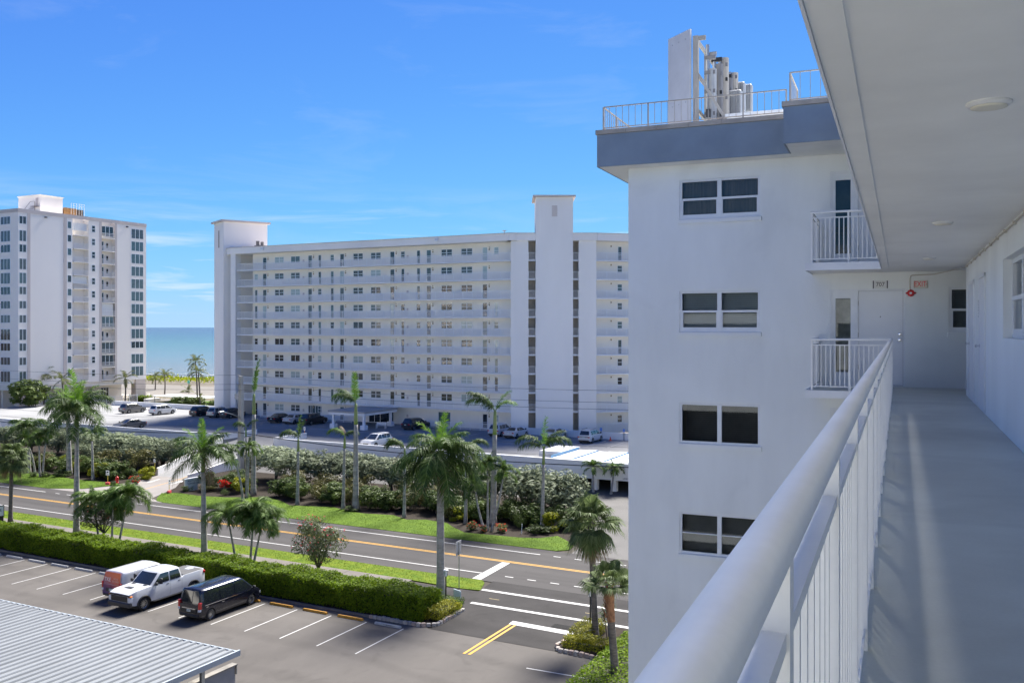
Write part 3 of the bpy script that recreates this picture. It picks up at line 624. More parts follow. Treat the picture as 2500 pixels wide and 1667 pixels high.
q = MB(); q.box(-.022,-.065,-.02,.022,-.05,.02); q.build('strobe', lens, t_)
q = MB(); q.tube([(.075,-.03,0),(.1,-.03,.0)],.018,8); q.tube([(-.075,-.03,0),(-.1,-.03,.0)],.018,8); q.build('lug', redpaint, t_)
t_ = otag('conduit','cream electrical conduit running under the ceiling down to the exit sign','conduit',0,0,0)
q = MB(); q.tube([(.215,D-.02,18.42),(.215,D-.02,18.66),(.23,D-.02,18.70),(.26,D-.02,18.715),(.7,D-.02,18.73),(1.15,19.5,18.745),(1.155,19.42,18.745)]+[(1.16,19.4-i*.9,18.745+.006*math.sin(i*2.1)) for i in range(1,25)],.011,6); q.build('pipe', mat('conduit_cream',(.62,.58,.50),.6,.1,3), t_, smooth=True)
q = MB()
for i in range(22): q.box(1.14,18.9-i*.95,18.72,1.179,18.93-i*.95,18.76)
q.build('clip', MATS['conduit_cream'], t_)
for u,v,lab in ((.44,5.46,'nearest of the round white flush lights on the walkway ceiling'),(.46,11.5,'second round white flush light along the walkway ceiling'),(.48,17.3,'farthest of the round white flush lights on the walkway ceiling')):
    t_ = otag('ceiling_light',lab,'light',u,v,18.795,group='walkway ceiling lights')
    q = MB(); q.lathe([(.112,0),(.112,-.010),(.10,-.022),(.092,-.024)][::-1],28); q.build('trim', shutter, t_)
    q = MB(); q.lathe([(.090,-.022),(.090,-.028),(.06,-.033),(.015,-.035)][::-1],28); q.build('diffuser', mat('light_diffuser',(.78,.74,.60),.5,.02,3), t_, smooth=True)
for v,lab in ((18.62,'dark narrow name plaque on the wall beside the far narrow door'),(16.4,'dark narrow name plaque on the wall beside the nearer narrow door')):
    t_ = otag('door_plaque',lab,'plaque',1.178,v,17.9,group='door plaques')
    q = MB(); q.box(-.008,-.05,-.14,0,.05,.14); q.build('plate', mat('plaque_grey',(.20,.20,.21),.4,.1,6), t_)
    q = MB()
    for i in range(5): q.box(-.011,-.035,-.11+i*.045,-.008,.035,-.085+i*.045)
    q.build('raised_mark', shutter, t_)
t_ = otag('wall_outlet','small white outlet cover low on the walkway wall corner','outlet',1.172,19.3,16.52); q = MB(); q.bbox(-.012,-.05,-.09,.006,.05,.09,.004); q.build('cover', shutter, t_)
antp = mat('antenna_paint',(.40,.38,.34),.6,.12,2)
# rooftop antenna screen
t_ = otag('antenna_screen','tall white panel and steel posts carrying phone antennas on the roof corner','antenna',-5.1,24.1,22.17)
def AS(u,v,z): return (u+5.1,v-24.1,z-22.17)
q = MB(); a = Vector(AS(-5.10,24.12,0)); b_ = Vector(AS(-5.84,24.78,0)); nn = Vector((-.66,-.74,0)).normalized()*.05
V = []
for zz0,zz1 in ((22.2,25.5),):
    for p in (a,b_,b_-nn,a-nn): V.append((p.x,p.y,zz0-22.17))
    for p in (a,b_,b_-nn,a-nn): V.append((p.x,p.y,zz1-22.17))
q.add(V,[(3,2,1,0),(4,5,6,7),(0,1,5,4),(1,2,6,5),(2,3,7,6),(3,0,4,7)]); pn = q.build('panel', mat('panel_white',(.62,.62,.62),.6,.05,2), t_)
q = MB()
for f_ in (.2,.5,.8):
    for z in (.0,.1):
        pass
    for z in (25.28,23.6): c = a.lerp(b_,f_); q.box(c.x-.012,c.y-.012,z-22.17-.012,c.x+.012,c.y+.012,z-22.17+.012)
q.build('bolt', steel, pn)
pp = [24.15,25.7,27.5,29.0]
for v in pp:
    q = MB(); p = AS(-4.95,v,22.17); q.box(p[0]-.07,p[1]-.07,0,p[0]+.07,p[1]+.07,3.12); q.box(p[0]-.02,p[1]-.02,3.0,p[0]+.26,p[1]+.02,3.12); q.build('post', antp, t_)
q = MB()
for z in (3.05,2.15,1.2): q.bar(AS(-4.95,24.15,22.17+z),AS(-4.95,29.0,22.17+z),.06,.1)
for v in pp: q.bar(AS(-4.9,v,24.3),AS(-3.7,v,22.2),.06,.07); q.bar(AS(-4.9,v,22.9),AS(-4.2,v,22.25),.05,.05)
q.build('brace', antp, t_)
for v,z in ((24.7,24.2),(26.3,24.5),(27.1,24.4),(28.3,24.5)): q = MB(); p = AS(-4.72,v,z); q.tube([(p[0],p[1],-.0+.3),(p[0],p[1],p[2]+.55)],.045,8); q.build('mast_pipe', steel, t_)
for v,z,du in ((26.0,23.75,.35),(27.2,23.55,.62),(28.6,23.7,.5),(28.0,24.6,.3)):
    q = MB(); p = AS(-4.95+du,v,z); q.bbox(p[0]-.16,p[1]-.12,p[2]-.42,p[0]+.2,p[1]+.14,p[2]+.38,.03)
    for i in range(6): q.box(p[0]-.19,p[1]-.13+.05*i,p[2]-.3,p[0]-.16,p[1]-.11+.05*i,p[2]+.3)
    q.build('radio_unit', mat('radio_grey',(.36,.38,.40),.5,.08,4), t_)
q = MB(); rr = random.Random(8)
for i in range(16):
    u = -4.9+rr.uniform(0,.7); v = 24.6+rr.uniform(0,4); q.tube([AS(u,v,22.25),AS(u+rr.uniform(-.1,.1),v+rr.uniform(-.2,.2),22.9),AS(u+rr.uniform(-.2,.2),v,23.4)],.016,5)
q.build('cable', blackplastic, t_)
rr = random.Random(18); gm = mat('mid_grey_metal',(.20,.20,.205),.5,.1,3)
for i,v in enumerate((24.55,25.05,25.4,26.1,26.6,27.0,27.9,28.3,28.7)):
    u = -4.72+.09*(i%3); z1 = 25.15-.12*(i%4)
    q = MB(); q.tube([AS(u,v,22.3),AS(u,v,z1)],.05,8); q.build('mast_pipe', steel, t_)
    q = MB(); q.tube([AS(u+.12,v+.05,23.0+.2*(i%3)),AS(u+.12,v+.05,24.5+.25*(i%3))],.11,10); q.build('antenna_cylinder', (MATS['radio_grey'],gm,antp)[i%3], t_)
    for z_ in (23.3,23.9,24.4,24.8):
        q = MB(); p = AS(u+.05,v,z_+.07*(i%2)); q.box(p[0]-.13,p[1]-.05,p[2]-.05,p[0]+.16,p[1]+.05,p[2]+.05); q.build('clamp', blackplastic if (i+int(z_*10))%3 == 0 else gm, t_)
for v,z_,u in ((27.3,24.35,-4.35),(28.4,24.55,-4.3),(28.95,24.3,-4.55),(26.4,23.9,-4.3)):
    q = MB(); p = AS(u,v,z_); q.bbox(p[0]-.2,p[1]-.14,p[2]-.42,p[0]+.2,p[1]+.14,p[2]+.42,.03)
    for j in range(8): q.box(p[0]-.18+.047*j,p[1]-.17,p[2]-.38,p[0]-.165+.047*j,p[1]-.14,p[2]+.38)
    q.build('radio_unit', MATS['radio_grey'], t_)
q = MB()
for i in range(14): p = AS(-4.75+.35*rr.random(),24.5+.33*i,22.5+rr.random()*1.2); q.box(p[0]-.06,p[1]-.05,p[2]-.1,p[0]+.06,p[1]+.05,p[2]+.12)
q.build('junction_box', mat('dark_grey_box',(.08,.08,.085),.6,.1,4), t_)

# unseen wing behind the photographer, added and lengthened to bounce sun onto our wing
q = MB(); q.box(-22,-24,0,12,-12,21.43); q.build('added_wing_wall', stucco, OWN)
q = MB(); q.box(-22.6,-24.6,21.44,12.6,-11.4,22.2); q.build('added_wing_roof', slate, OWN)
for k in range(8):
    for i in range(5):
        q = MB(); u = -20+i*4.2; z = .9+ST*k; w2 = 5.4 if i == 2 else 1.9; u = -12.9 if i == 2 else u; q.box(u,-12.0,z-(.8 if i == 2 else 0),u+w2,-11.97,z+1.2); q.build('rear_window', darkglass, OWN)  # dark glass; the wide middle ones are placed to darken near window reflections

# block added out of view, left of the car park, bouncing sun onto shaded facades
NB = thing('bounce_block', (-110,-5,0), 'added white block out of view left of the car park, reflecting sun into the street', 'building')
q = MB(); q.box(-170,-14,0,-62,4,29); q.build('wall', stucco_far, NB, world=True)
q = MB(); q.box(-170.5,-14.5,29,-61.5,4.5,30); q.build('roof', beige, NB, world=True)
for k in range(9):
    q = MB(); z = 3.0+3.0*k; q.box(-170,4,z-.1,-62,5.2,z+.08); q.build('gallery_slab', whitepaint, NB, world=True)
    for i in range(12): q = MB(); q.box(-166+8.6*i,4.0,z+.9,-164.2+8.6*i,4.03,z+2.0); q.build('window', greyglass, NB, world=True)  # galleries and window rows only dress the added block
# ------------------------------------------------------------------ pale gallery block across the street
BLK = thing('apartment_block', (-90,118,2.4), 'long pale ten storey apartment block with white balcony galleries and two stair towers', 'building')
BO = Vector((-90,118,2.4)); Z0 = 5.27; SH = 2.762
FZ = [2.45]+[Z0+SH*k for k in range(9)]            # gallery floor levels
def bl(mb, name, m, **k): return mb.build(name, m, BLK, world=True, **k)
q = MB(); q.box(-112.3,119.6,2.3,-60.9,131,30.25); q.box(-116,122.6,2.3,-112.3,131,30.25); bl(q,'wall',cream)
q = MB(); q.box(-115.6,117.7,2.3,-114.5,119.0,30.2); bl(q,'end_column',stucco_far)
q = MB(); q.prism([(-117.2,118.4),(-115.6,117.55),(-61.25,117.55),(-60.4,117.95),(-60.4,131.4),(-117.2,131.4)],30.2,31.22); q.build('roof_edge',stucco_far,BLK,world=True)
q = MB(); q.prism([(-117.3,118.35),(-115.6,117.45),(-61.25,117.45),(-60.3,117.9),(-60.3,131.5),(-117.3,131.5)],31.22,31.32); bl(q,'roof_trim',beige)
# rotated end stair tower
ET = Vector((-117.55,118.0)); dl_ = Vector((-.887,.462)); dr_ = Vector((.462,.887))
def et(a,b_): p = ET+dl_*a+dr_*b_; return (p.x,p.y)
q = MB(); q.prism([et(0,0),et(0,7.84),et(5.2,7.84),et(5.2,0)],2.0,36.0); bl(q,'stair_tower',stucco_far)
q = MB(); q.prism([et(-.45,-.45),et(-.45,8.3),et(5.65,8.3),et(5.65,-.45)],36.0,36.3); bl(q,'tower_roof',beige)
q = MB(); p0 = et(2.2,-.03); p1 = et(2.9,-.03); q.add([(p0[0],p0[1],31.6),(p1[0],p1[1],31.6),(p1[0],p1[1],34.6),(p0[0],p0[1],34.6)],[(0,1,2,3)]); bl(q,'tower_vent',darkvoid)
for k in range(9):
    q = MB(); z = FZ[k+1]; q.prism([et(5.2,.6),et(5.2,7.5),et(6.2,7.5),et(6.2,.6)],z-.1,z+1.0); q.build('side_balcony',stucco_far,BLK,world=True)
    q = MB(); q.prism([(-116.4,118.6),(-115.6,118.2),(-115.6,119.6),(-116.4,119.8)],z-.05,z+.1); bl(q,'landing',stucco_far)
# framed wings: (origin, angle) with s along the face and d behind it
def frame(ox,oy,ang):
    c_,s_ = math.cos(ang),math.sin(ang)
    return lambda s,d,z=0: (ox+s*c_-d*s_, oy+s*s_+d*c_, z)
F0 = frame(-114.35,118.0,0); F1 = frame(-61.25,118.0,PHI); e1 = F1(12.44,0); F2 = frame(e1[0],e1[1],R(43.4))
def fbox(q,F,s0,d0,z0,s1,d1,z1): q.prism([F(s0,d0)[:2],F(s1,d0)[:2],F(s1,d1)[:2],F(s0,d1)[:2]],z0,z1)
q = MB(); fbox(q,F1,0,-.02,2.0,2.55,3,30.2); fbox(q,F1,9.88,-.02,2.0,12.44,3,30.2); bl(q,'end_wall',stucco_far)
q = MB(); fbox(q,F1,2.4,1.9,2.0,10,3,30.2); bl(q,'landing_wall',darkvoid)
q = MB(); fbox(q,F1,3.62,-.25,2.0,9.03,6,36.5); bl(q,'stair_tower',stucco_far)
q = MB(); fbox(q,F1,3.2,-.7,36.5,9.4,6.5,36.75); bl(q,'tower_roof',beige)
q = MB()
for i in range(12): fbox(q,F1,5.95,-.29,33.7+i*.135,6.75,-.25,33.78+i*.135)
bl(q,'tower_vent',beige)
q = MB(); fbox(q,F1,-.5,-.3,30.2,3.6,12,31.22); fbox(q,F1,9.05,-.3,30.2,12.6,12,31.22); fbox(q,F2,0,-.45,30.2,14,12,31.2); bl(q,'roof_edge',stucco_far)
q = MB(); fbox(q,F1,-.5,-.38,31.22,3.6,12,31.32); fbox(q,F1,9.05,-.38,31.22,12.6,12,31.32); fbox(q,F2,0,-.52,31.2,14,12,31.3); bl(q,'roof_trim',beige)
q = MB(); fbox(q,F2,.2,1.5,2.0,14,9,30.2); bl(q,'wing_wall',cream)
q = MB(); fbox(q,F1,-.1,3,2.0,12.4,14,30.2); bl(q,'rear_wall',stucco_far)
def gallery_rail(F, s0, s1, z, step=.115, big=1.62):
    q = MB(); L_ = s1-s0; n = max(1,int(L_/step)); nb = max(1,round(L_/big))
    def vb(s,w_,z0,z1):
        a = F(s-w_/2,.02-w_/2); b_ = F(s+w_/2,.02-w_/2); c_ = F(s+w_/2,.02+w_/2); d_ = F(s-w_/2,.02+w_/2)
        V = [(p[0],p[1],zz) for zz in (z0,z1) for p in (a,b_,c_,d_)]
        q.add(V,[(0,1,5,4),(1,2,6,5),(2,3,7,6),(3,0,4,7)])
    for i in range(n+1): vb(s0+L_*i/n,.022,z+.1,z+1.02)
    for i in range(nb+1): vb(s0+L_*i/nb,.05,z,z+1.07)
    for zz,h in ((z+1.03,.05),(z+.08,.03)):
        fbox(q,F,s0,-.005,zz,s1,.045,zz+h)
    return bl(q,'railing',railpaint)
for k in range(1,10):
    z = FZ[k]
    q = MB(); fbox(q,F0,0,-.12,z-.10,53.1,1.6,z+.06); bl(q,'gallery_slab',whitepaint); gallery_rail(F0,.1,53.0,z+.06)
    q = MB(); fbox(q,F2,0,-.12,z-.10,14,1.5,z+.06); bl(q,'gallery_slab',whitepaint); gallery_rail(F2,.1,11,z+.06)
    for s0,s1 in ((2.55,3.62),(9.03,9.88)):
        q = MB(); fbox(q,F1,s0,.1,z-.10,s1,1.9,z+.06); bl(q,'landing_slab',whitepaint); gallery_rail(frame(*F1(0,.15)[:2],PHI),s0+.03,s1-.03,z+.06,.13,1)
gallery_rail(F2,.1,11,2.5)
gallery_rail(frame(-108.5,117.3,0),0,19,2.4); gallery_rail(frame(-79.6,117.3,0),0,17,2.4)
# openings: shared window and door meshes
def opening(w_,h,kind):
    f = .06; fr = MB(); pa = MB()
    fr.box(-w_/2-f,-.03,-f,-w_/2,.01,h+f); fr.box(w_/2,-.03,-f,w_/2+f,.01,h+f); fr.box(-w_/2,-.03,h,w_/2,.01,h+f); fr.box(-w_/2,-.03,-f,w_/2,.01,0)
    if kind == 'double': fr.box(-.06,-.03,0,.06,.01,h)
    if kind in ('double','small'):
        for a,b_ in (((-w_/2,-.06),(.06,w_/2)) if kind == 'double' else ((-w_/2,w_/2),)): fr.box(a,-.028,h*.48,b_,.01,h*.48+.06)
    if kind == 'slider': fr.box(-.04,-.03,0,.04,.01,h)
    if kind == 'door': fr.box(-w_/2,-.028,h*.40,w_/2,.01,h*.40+.05)
    pa.add([(-w_/2,0,0),(w_/2,0,0),(w_/2,0,h),(-w_/2,0,h)],[(0,1,2,3)])
    return fr.mesh(kind+'_frame',winframe),pa
OPN = {'double':opening(1.85,1.0,'double'),'small':opening(.66,.98,'small'),'door':opening(.72,2.05,'door'),'slider':opening(1.85,1.0,'slider'),'patio':opening(2.1,2.1,'slider'),'narrow':opening(.5,2.05,'door')}
PANES = {k:[v[1].mesh(k+'_pane',m) for m in (darkglass,greyglass,tealglass,paleglass)] for k,v in OPN.items()}
def put_open(par, F, s, d, z, kind, gl, rot, name=None):
    h0 = 0 if kind in ('door','patio','narrow') else 1.02
    p = F(s,d); o = put(name or ('door' if kind in ('door','narrow') else 'window'), OPN[kind][0], par, (p[0]-BO.x,p[1]-BO.y,z+.1+h0-BO.z), rot)
    put('pane', PANES[kind][gl], o); return o
rr = random.Random(21)
LW = [(6.9,'s'),(9.3,'d'),(13.2,'w'),(17.5,'w'),(21.3,'d'),(23.6,'s'),(26.8,'s'),(29.2,'d'),(33.0,'w'),(37.0,'w')]
# column positions measured along the gallery wall
def sx_of(px):           # photograph column on the gallery wall plane
    t_ = (px-1250)/2230; zc = 119.58/(t_*math.sin(PHI)+math.cos(PHI)); return t_*zc*math.cos(PHI)-zc*math.sin(PHI)+114.35
COLS = [(625.6,'e'),(646.3,'d'),(681.8,'w'),(721.1,'w'),(757.2,'d'),(780.7,'e'),(811.2,'e'),(835.1,'d'),(874.4,'w'),(917.6,'w'),(957.9,'d'),(983.5,'e'),(1021.8,'e'),(1047.0,'d'),(1090.5,'w'),(1139.6,'w'),(1184.1,'d'),(1211.8,'e')]
lamp = MB(); lamp.box(-.07,-.14,0,.07,0,.22); lampm = lamp.mesh('gallery_lamp', mat('lamp_brass',(.35,.26,.15),.5,.1,5))
vent = MB(); vent.box(-.16,-.06,0,.16,0,.42); ventm = vent.mesh('vent_box', beige)
for k in range(10):
    z = FZ[k]
    for px,c in COLS:
        s = sx_of(px); gl = rr.choices((0,1,2,3),(.40,.32,.14,.14))[0]
        if k == 0 and 26 < s < 46: continue
        if c == 'w': kd = 'slider' if rr.random() < .12 else 'double'; gl = rr.choices((0,1,3,2),(.35,.3,.2,.15))[0]
        elif c == 'd': kd = 'door'
        else:
            r_ = rr.random()
            if r_ < .12: continue
            kd = 'small' if r_ < .62 else 'narrow'
        o = put_open(BLK,F0,s,1.595,z,kd,gl,0)
        if c == 'd':
            put('gallery_lamp', lampm, BLK, (F0(s,0)[0]+.75-BO.x, 119.595-BO.y, z+1.75-BO.z)); put('gallery_lamp', lampm, BLK, (F0(s,0)[0]+.75-BO.x, 119.595-BO.y, z+2.1-BO.z), 0, (.8,.8,.5))
        if c == 'w' and px in (721.1,983.5): pass
    for px in (741,995): put('vent_box', ventm, BLK, (F0(sx_of(px),0)[0]-BO.x, 119.595-BO.y, z+1.1-BO.z))
    for s,c in ((4.3,'e'),(8.4,'d')):
        kd = 'door' if c == 'd' else ('small' if rr.random() < .75 else 'narrow')
        put_open(BLK,F2,s,1.495,z,kd,rr.choice((0,1,1,2,3)),R(43.4))
        put('gallery_lamp', lampm, BLK, tuple(a-b_ for a,b_ in zip(F2(s-1.4,1.49,z+2.1),BO)), R(43.4))
for px in (770,1085): put_open(BLK,F0,sx_of(px),1.594,2.4,'patio',2,0)
for px in (942,): put_open(BLK,F0,sx_of(px)-2.2,1.593,2.4,'patio',0,0)
# flood lights and roof odds and ends
for i,(x,lab) in enumerate(((-108.2,'small white floodlight on the roof edge beside the left stair tower'),(-73.6,'small white floodlight at the middle of the pale roof edge'))):
    t_ = thing('floodlight',(x,117.35,30.85),lab,'light'); q = MB(); q.box(-.28,-.1,-.25,.28,.1,.25); q.build('housing',whitepaint,t_); q = MB(); q.box(-.18,-.13,-.15,.18,-.1,.15); q.build('lens',lens,t_)
t_ = thing('roof_machine',(-112.0,121.0,31.32),'grey machine with fan housings on the roof beside the left stair tower','machine'); q = MB(); q.box(-.9,-.4,0,.9,.4,.5); q.tube([(-.5,0,.5),(-.5,0,1.3)],.3,8); q.tube([(.5,0,.5),(.5,0,1.1)],.28,8); q.build('casing',mat('machine_grey',(.2,.19,.18),.6,.2,3),t_)
t_ = thing('roof_machine',(-57.4,121.5,31.32),'grey air unit on the roof at the foot of the tall stair tower','machine'); q = MB(); q.box(-.45,-.4,0,.1,.4,1.6); q.box(.15,-.3,0,.45,.3,1.3); q.build('casing',mat('machine_grey2',(.35,.35,.34),.6,.2,3),t_)
t_ = thing('roof_antenna',(-63.9,121.0,31.32),'small mast with a fitting on top standing on the pale roof','antenna'); q = MB(); q.tube([(0,0,0),(0,0,.75)],.06,6); q.box(-.28,-.06,.65,.28,.06,.8); q.build('mast',steel,t_)
# entrance porch
PO = thing('porch',(-84.5,114,2.4),'white columned entrance porch with flat grey roof in front of the pale block','porch')
q = MB(); q.prism([(-88.0,109.6),(-81.2,109.6),(-80.9,117.8),(-88.0,117.8)],4.85,5.12); q.build('porch_roof',mat('porch_roofing',(.42,.40,.37),.9,.08,.6),PO,world=True)
q = MB(); q.prism([(-87.9,109.7),(-81.3,109.7),(-81.0,117.7),(-87.9,117.7)],4.5,4.85); q.build('porch_beam',whitepaint,PO,world=True)
for x,y in ((-81.75,110.2),(-87.4,110.2),(-81.45,116.6)):
    q = MB(); q.bbox(x-.45,y-.45,2.4,x+.45,y+.45,3.1,.08); q.box(x-.17,y-.17,3.1,x+.17,y+.17,4.5); q.build('porch_column',whitepaint,PO,world=True)
q = MB(); q.box(-85.4,119.5,2.42,-83.0,119.56,4.6); q.build('entrance_door',darkglass,PO,world=True)
t_ = thing('bench',(-80.6,112.9,2.4),'white slatted garden bench beside the porch column','bench',rot=R(20))
for i in range(5): q = MB(); q.box(-.75,-.28+.12*i,.43,.75,-.19+.12*i,.46); q.build('seat_slat',whitepaint,t_)
for i in range(4): q = MB(); q.box(-.75,.30,.52+.11*i,.75,.33,.60+.11*i); q.build('back_slat',whitepaint,t_)
for x in (-.72,.66):
    for y in (-.28,.27): q = MB(); q.box(x,y,0,x+.07,y+.07,.95 if y > 0 else .62); q.build('leg',whitepaint,t_)
    q = MB(); q.box(x-.01,-.3,.62,x+.08,.3,.66); q.build('armrest',whitepaint,t_)
# ------------------------------------------------------------------ white tower at the left
TW = thing('apartment_tower',(-172,118,0),'tall white apartment tower with beige bands, dark window columns and small balconies by the sea','building')
TB = Vector((-172,118,0)); TX = -169.5; TS = 2.80
def tw(mb,name,m,**k): return mb.build(name,m,TW,world=True,**k)
NF = 12; ztop = lambda k: 39.6-TS*k          # window head level of floor k from the top
q = MB(); q.box(-200,115.4,5.9,TX-.05,126.0,41.0); q.box(-200,138.4,5.9,TX-.05,146.4,41.0); q.box(-200,126.0,5.9,TX-1.6,138.4,41.0); q.box(-200,116.5,0,-176,145,5.9); tw(q,'wall',stucco_tower)
q = MB(); q.box(TX-.06,131.35,5.9,TX-.02,134.0,40.4); q.box(TX-1.7,131.35,5.9,TX-.06,134.0,40.4); q.box(TX-1.7,126.0,5.9,TX-.03,127.5,40.4); tw(q,'bay_wall',stucco_tower)
q = MB(); q.box(TX-.05,117.35,5.9,TX+.02,117.95,41.02); q.box(TX-.05,125.4,5.9,TX+.02,126.1,41.02); q.box(TX-.05,115.3,40.35,TX+.03,146.45,41.1); q.box(-200,115.3,40.4,TX,115.4,41.1); q.box(TX-.05,134.0,5.9,TX+.01,134.6,40.4); q.box(TX-.05,137.95,5.9,TX+.015,138.5,40.4); tw(q,'beige_band',beige)
for bx_ in ((TX-3.2,118.5,TX-.3,120.5),(TX-1.4,115.5,TX-.06,117.3),(TX-1.6,143.6,TX-.1,146.3),(TX-1.4,126,TX-.2,127.2),(-178,115.5,-176.5,117)): q = MB(); q.box(bx_[0],bx_[1],0,bx_[2],bx_[3],5.9); tw(q,'ground_column',mat('beige_column',(.66,.56,.48),.9,.05,.5))
q = MB(); q.box(-181.1,123.3,41.0,-174,128.5,45.0); q.box(-181.3,123.1,45.0,-173.8,128.7,45.15); tw(q,'penthouse',stucco_tower)
q = MB()
for i in range(7): q.box(-177.6+.28*i,122.2,41.1+.22*i,-177.3+.28*i,123.1,41.15+.22*i)
q.bar((-177.7,122.2,42.0),(-175.6,122.2,43.6),.06); q.bar((-175.6,122.2,43.6),(-174.3,122.2,43.6),.06); q.box(-175.7,122.2,42.6,-174.2,123.28,42.68); q.box(-174.3,122.2,41,-174.2,122.3,43.6); tw(q,'roof_stair',mat('rust_steel',(.25,.2,.17),.7,.2,3))
q = MB(); q.box(-175.4,123.24,42.68,-174.6,123.29,44.5); tw(q,'roof_door',beige)
RP = thing('roof_plant',(-173.5,131,41.0),'brown boarded plant enclosure with railing on the white tower roof','enclosure')
for i in range(9): q = MB(); q.box(-174,128.7+.34*i,41.0,-173.95+.02*(i%3),129.02+.34*i,43.1); q.build('board',mat('brown_board',(.42,.22,.08),.8,.15,2),RP,world=True)
q = MB(); q.box(-178,128.8,41.0,-174.1,133.6,43.0); q.build('core',mat('plant_dark',(.10,.07,.05),.8,.2,2),RP,world=True)
q = MB()
for i in range(6): q.box(-173.9,130.4+.65*i,41,-173.85,130.45+.65*i,44.2)
q.box(-173.9,130.4,44.15,-173.86,133.7,44.2); q.box(-173.9,130.4,43.7,-173.86,133.7,43.73); q.build('railing',railpaint,RP,world=True)
def tw_open(y0,y1,z0,z1,n,gl,face='x',x=TX,nm='window',bar=False):
    fr = MB(); 
    if face == 'x':
        w_ = (y1-y0)
        fr.box(x-.02,y0-.08,z0-.08,x+.02,y1+.08,z0); fr.box(x-.02,y0-.08,z1,x+.02,y1+.08,z1+.08)
        for i in range(n+1): a = y0+w_*i/n; fr.box(x-.02,a-.06,z0,x+.02,a+.06,z1)
        if bar: fr.box(x-.02,y0,(z0+z1)/2-.05,x+.02,y1,(z0+z1)/2+.05)
    else:
        fr.box(y0-.08,115.37,z0-.08,y1+.08,115.41,z0); fr.box(y0-.08,115.37,z1,y1+.08,115.41,z1+.08)
        for i in range(n+1): a = y0+(y1-y0)*i/n; fr.box(a-.06,115.37,z0,a+.06,115.41,z1)
    o = fr.build(nm,winframe,TW,world=True)
    for i in range(n):
        p_ = MB(); a,b_ = y0+(y1-y0)*i/n+.06,y0+(y1-y0)*(i+1)/n-.06
        if face == 'x': p_.add([(x+.005,a,z0),(x+.005,b_,z0),(x+.005,b_,z1),(x+.005,a,z1)],[(0,1,2,3)])
        else: p_.add([(a,115.385,z0),(b_,115.385,z0),(b_,115.385,z1),(a,115.385,z1)],[(0,1,2,3)])
        me = p_.mesh('pane',(darkglass,greyglass,tealglass,paleglass)[gl],org=tuple(TB)); put('pane',me,o)
rr = random.Random(31)
def tower_rail(y0,y1,z):
    q = MB(); x = TX+.0
    n = int((y1-y0)/.14)
    for i in range(n+1): y = y0+(y1-y0)*i/n; q.box(x-.012,y-.012,z,x+.012,y+.012,z+1.0)
    q.box(x-.03,y0,z+1.0,x+.03,y1,z+1.05); tw(q,'balcony_railing',railpaint)
for k in range(NF):
    zt = ztop(k); gl = lambda: rr.choices((0,1,2),(.12,.6,.28))[0]
    short = rr.random() < .45
    zb = zt-(1.45 if short else 2.1)
    tw_open(115.6,117.1,zb,zt,2,gl(),x=TX-.03)                                       # corner pair
    tw_open(-175.0,-172.0,zb,zt,3,rr.choice((0,1,1)),face='y')
    tw_open(-180.0,-177.0,zb,zt,3,rr.choice((0,1,1)),face='y')
    if k < 12: tw_open(142.3,145.6,zt-2.05 if k != 9 else zt-1.4,zt,3,2 if k not in (0,9) else (1 if k==0 else 0),x=TX-.03)
    tw_open(126.3,127.2,zt-1.35,zt,1,rr.choice((0,1,2)),x=TX-.01)
    tw_open(132.1,132.95,zt-1.3-.3,zt-.3,1,rr.choice((0,0,1)),x=TX,bar=True)
    # balcony bays
    q = MB(); q.box(TX-1.6,127.7,zt-2.75,TX+.12,131.3,zt-2.6); tw(q,'balcony_slab',stucco_tower)
    tower_rail(127.8,131.2,zt-2.6)
    if k in (0,4): q = MB(); q.box(TX-.5,127.75,zt-1.6,TX-.45,131.25,zt-.05); tw(q,'storm_shutter',shutter)
    q = MB(); q.box(TX-1.6,134.6,zt-2.75,TX+.08,137.95,zt-2.6); tw(q,'balcony_slab',stucco_tower); tower_rail(134.7,137.9,zt-2.6)
    if k == 6: q = MB(); q.box(TX-.5,134.65,zt-2.6,TX-.45,137.9,zt-.05); tw(q,'storm_shutter',shutter)
    elif k in (0,7,9,10): tw_open(134.8,137.8,zt-2.2,zt-.1,3,rr.choice((0,1,2)),x=TX-.35)
    else: tw_open(134.9,136.3,zt-2.5,zt-.5,2,0,x=TX-1.55); tw_open(136.9,137.5,zt-1.8,zt-.8,1,0,x=TX-1.55)
for y0,y1 in ((128.5,130.5),(134,137),(139.5,141.5)): tw_open(y0,y1,1.2,4.0,3,0,x=-175.95,nm='patio_door')
q = MB(); q.box(-200,115.8,5.0,-170.0,146,5.85); tw(q,'soffit',stucco_tower)
for y,lab in ((119.2,'left one'),(141,'right one')):
    t_ = thing('tower_floodlight',(TX+.05,y+ (2 if y < 130 else 0),39.9),'tiny dark floodlight on the blank wall near the top of the white tower, '+lab,'light'); q = MB(); q.box(0,-.2,-.1,.35,.2,.12); q.build('housing',blackplastic,t_)
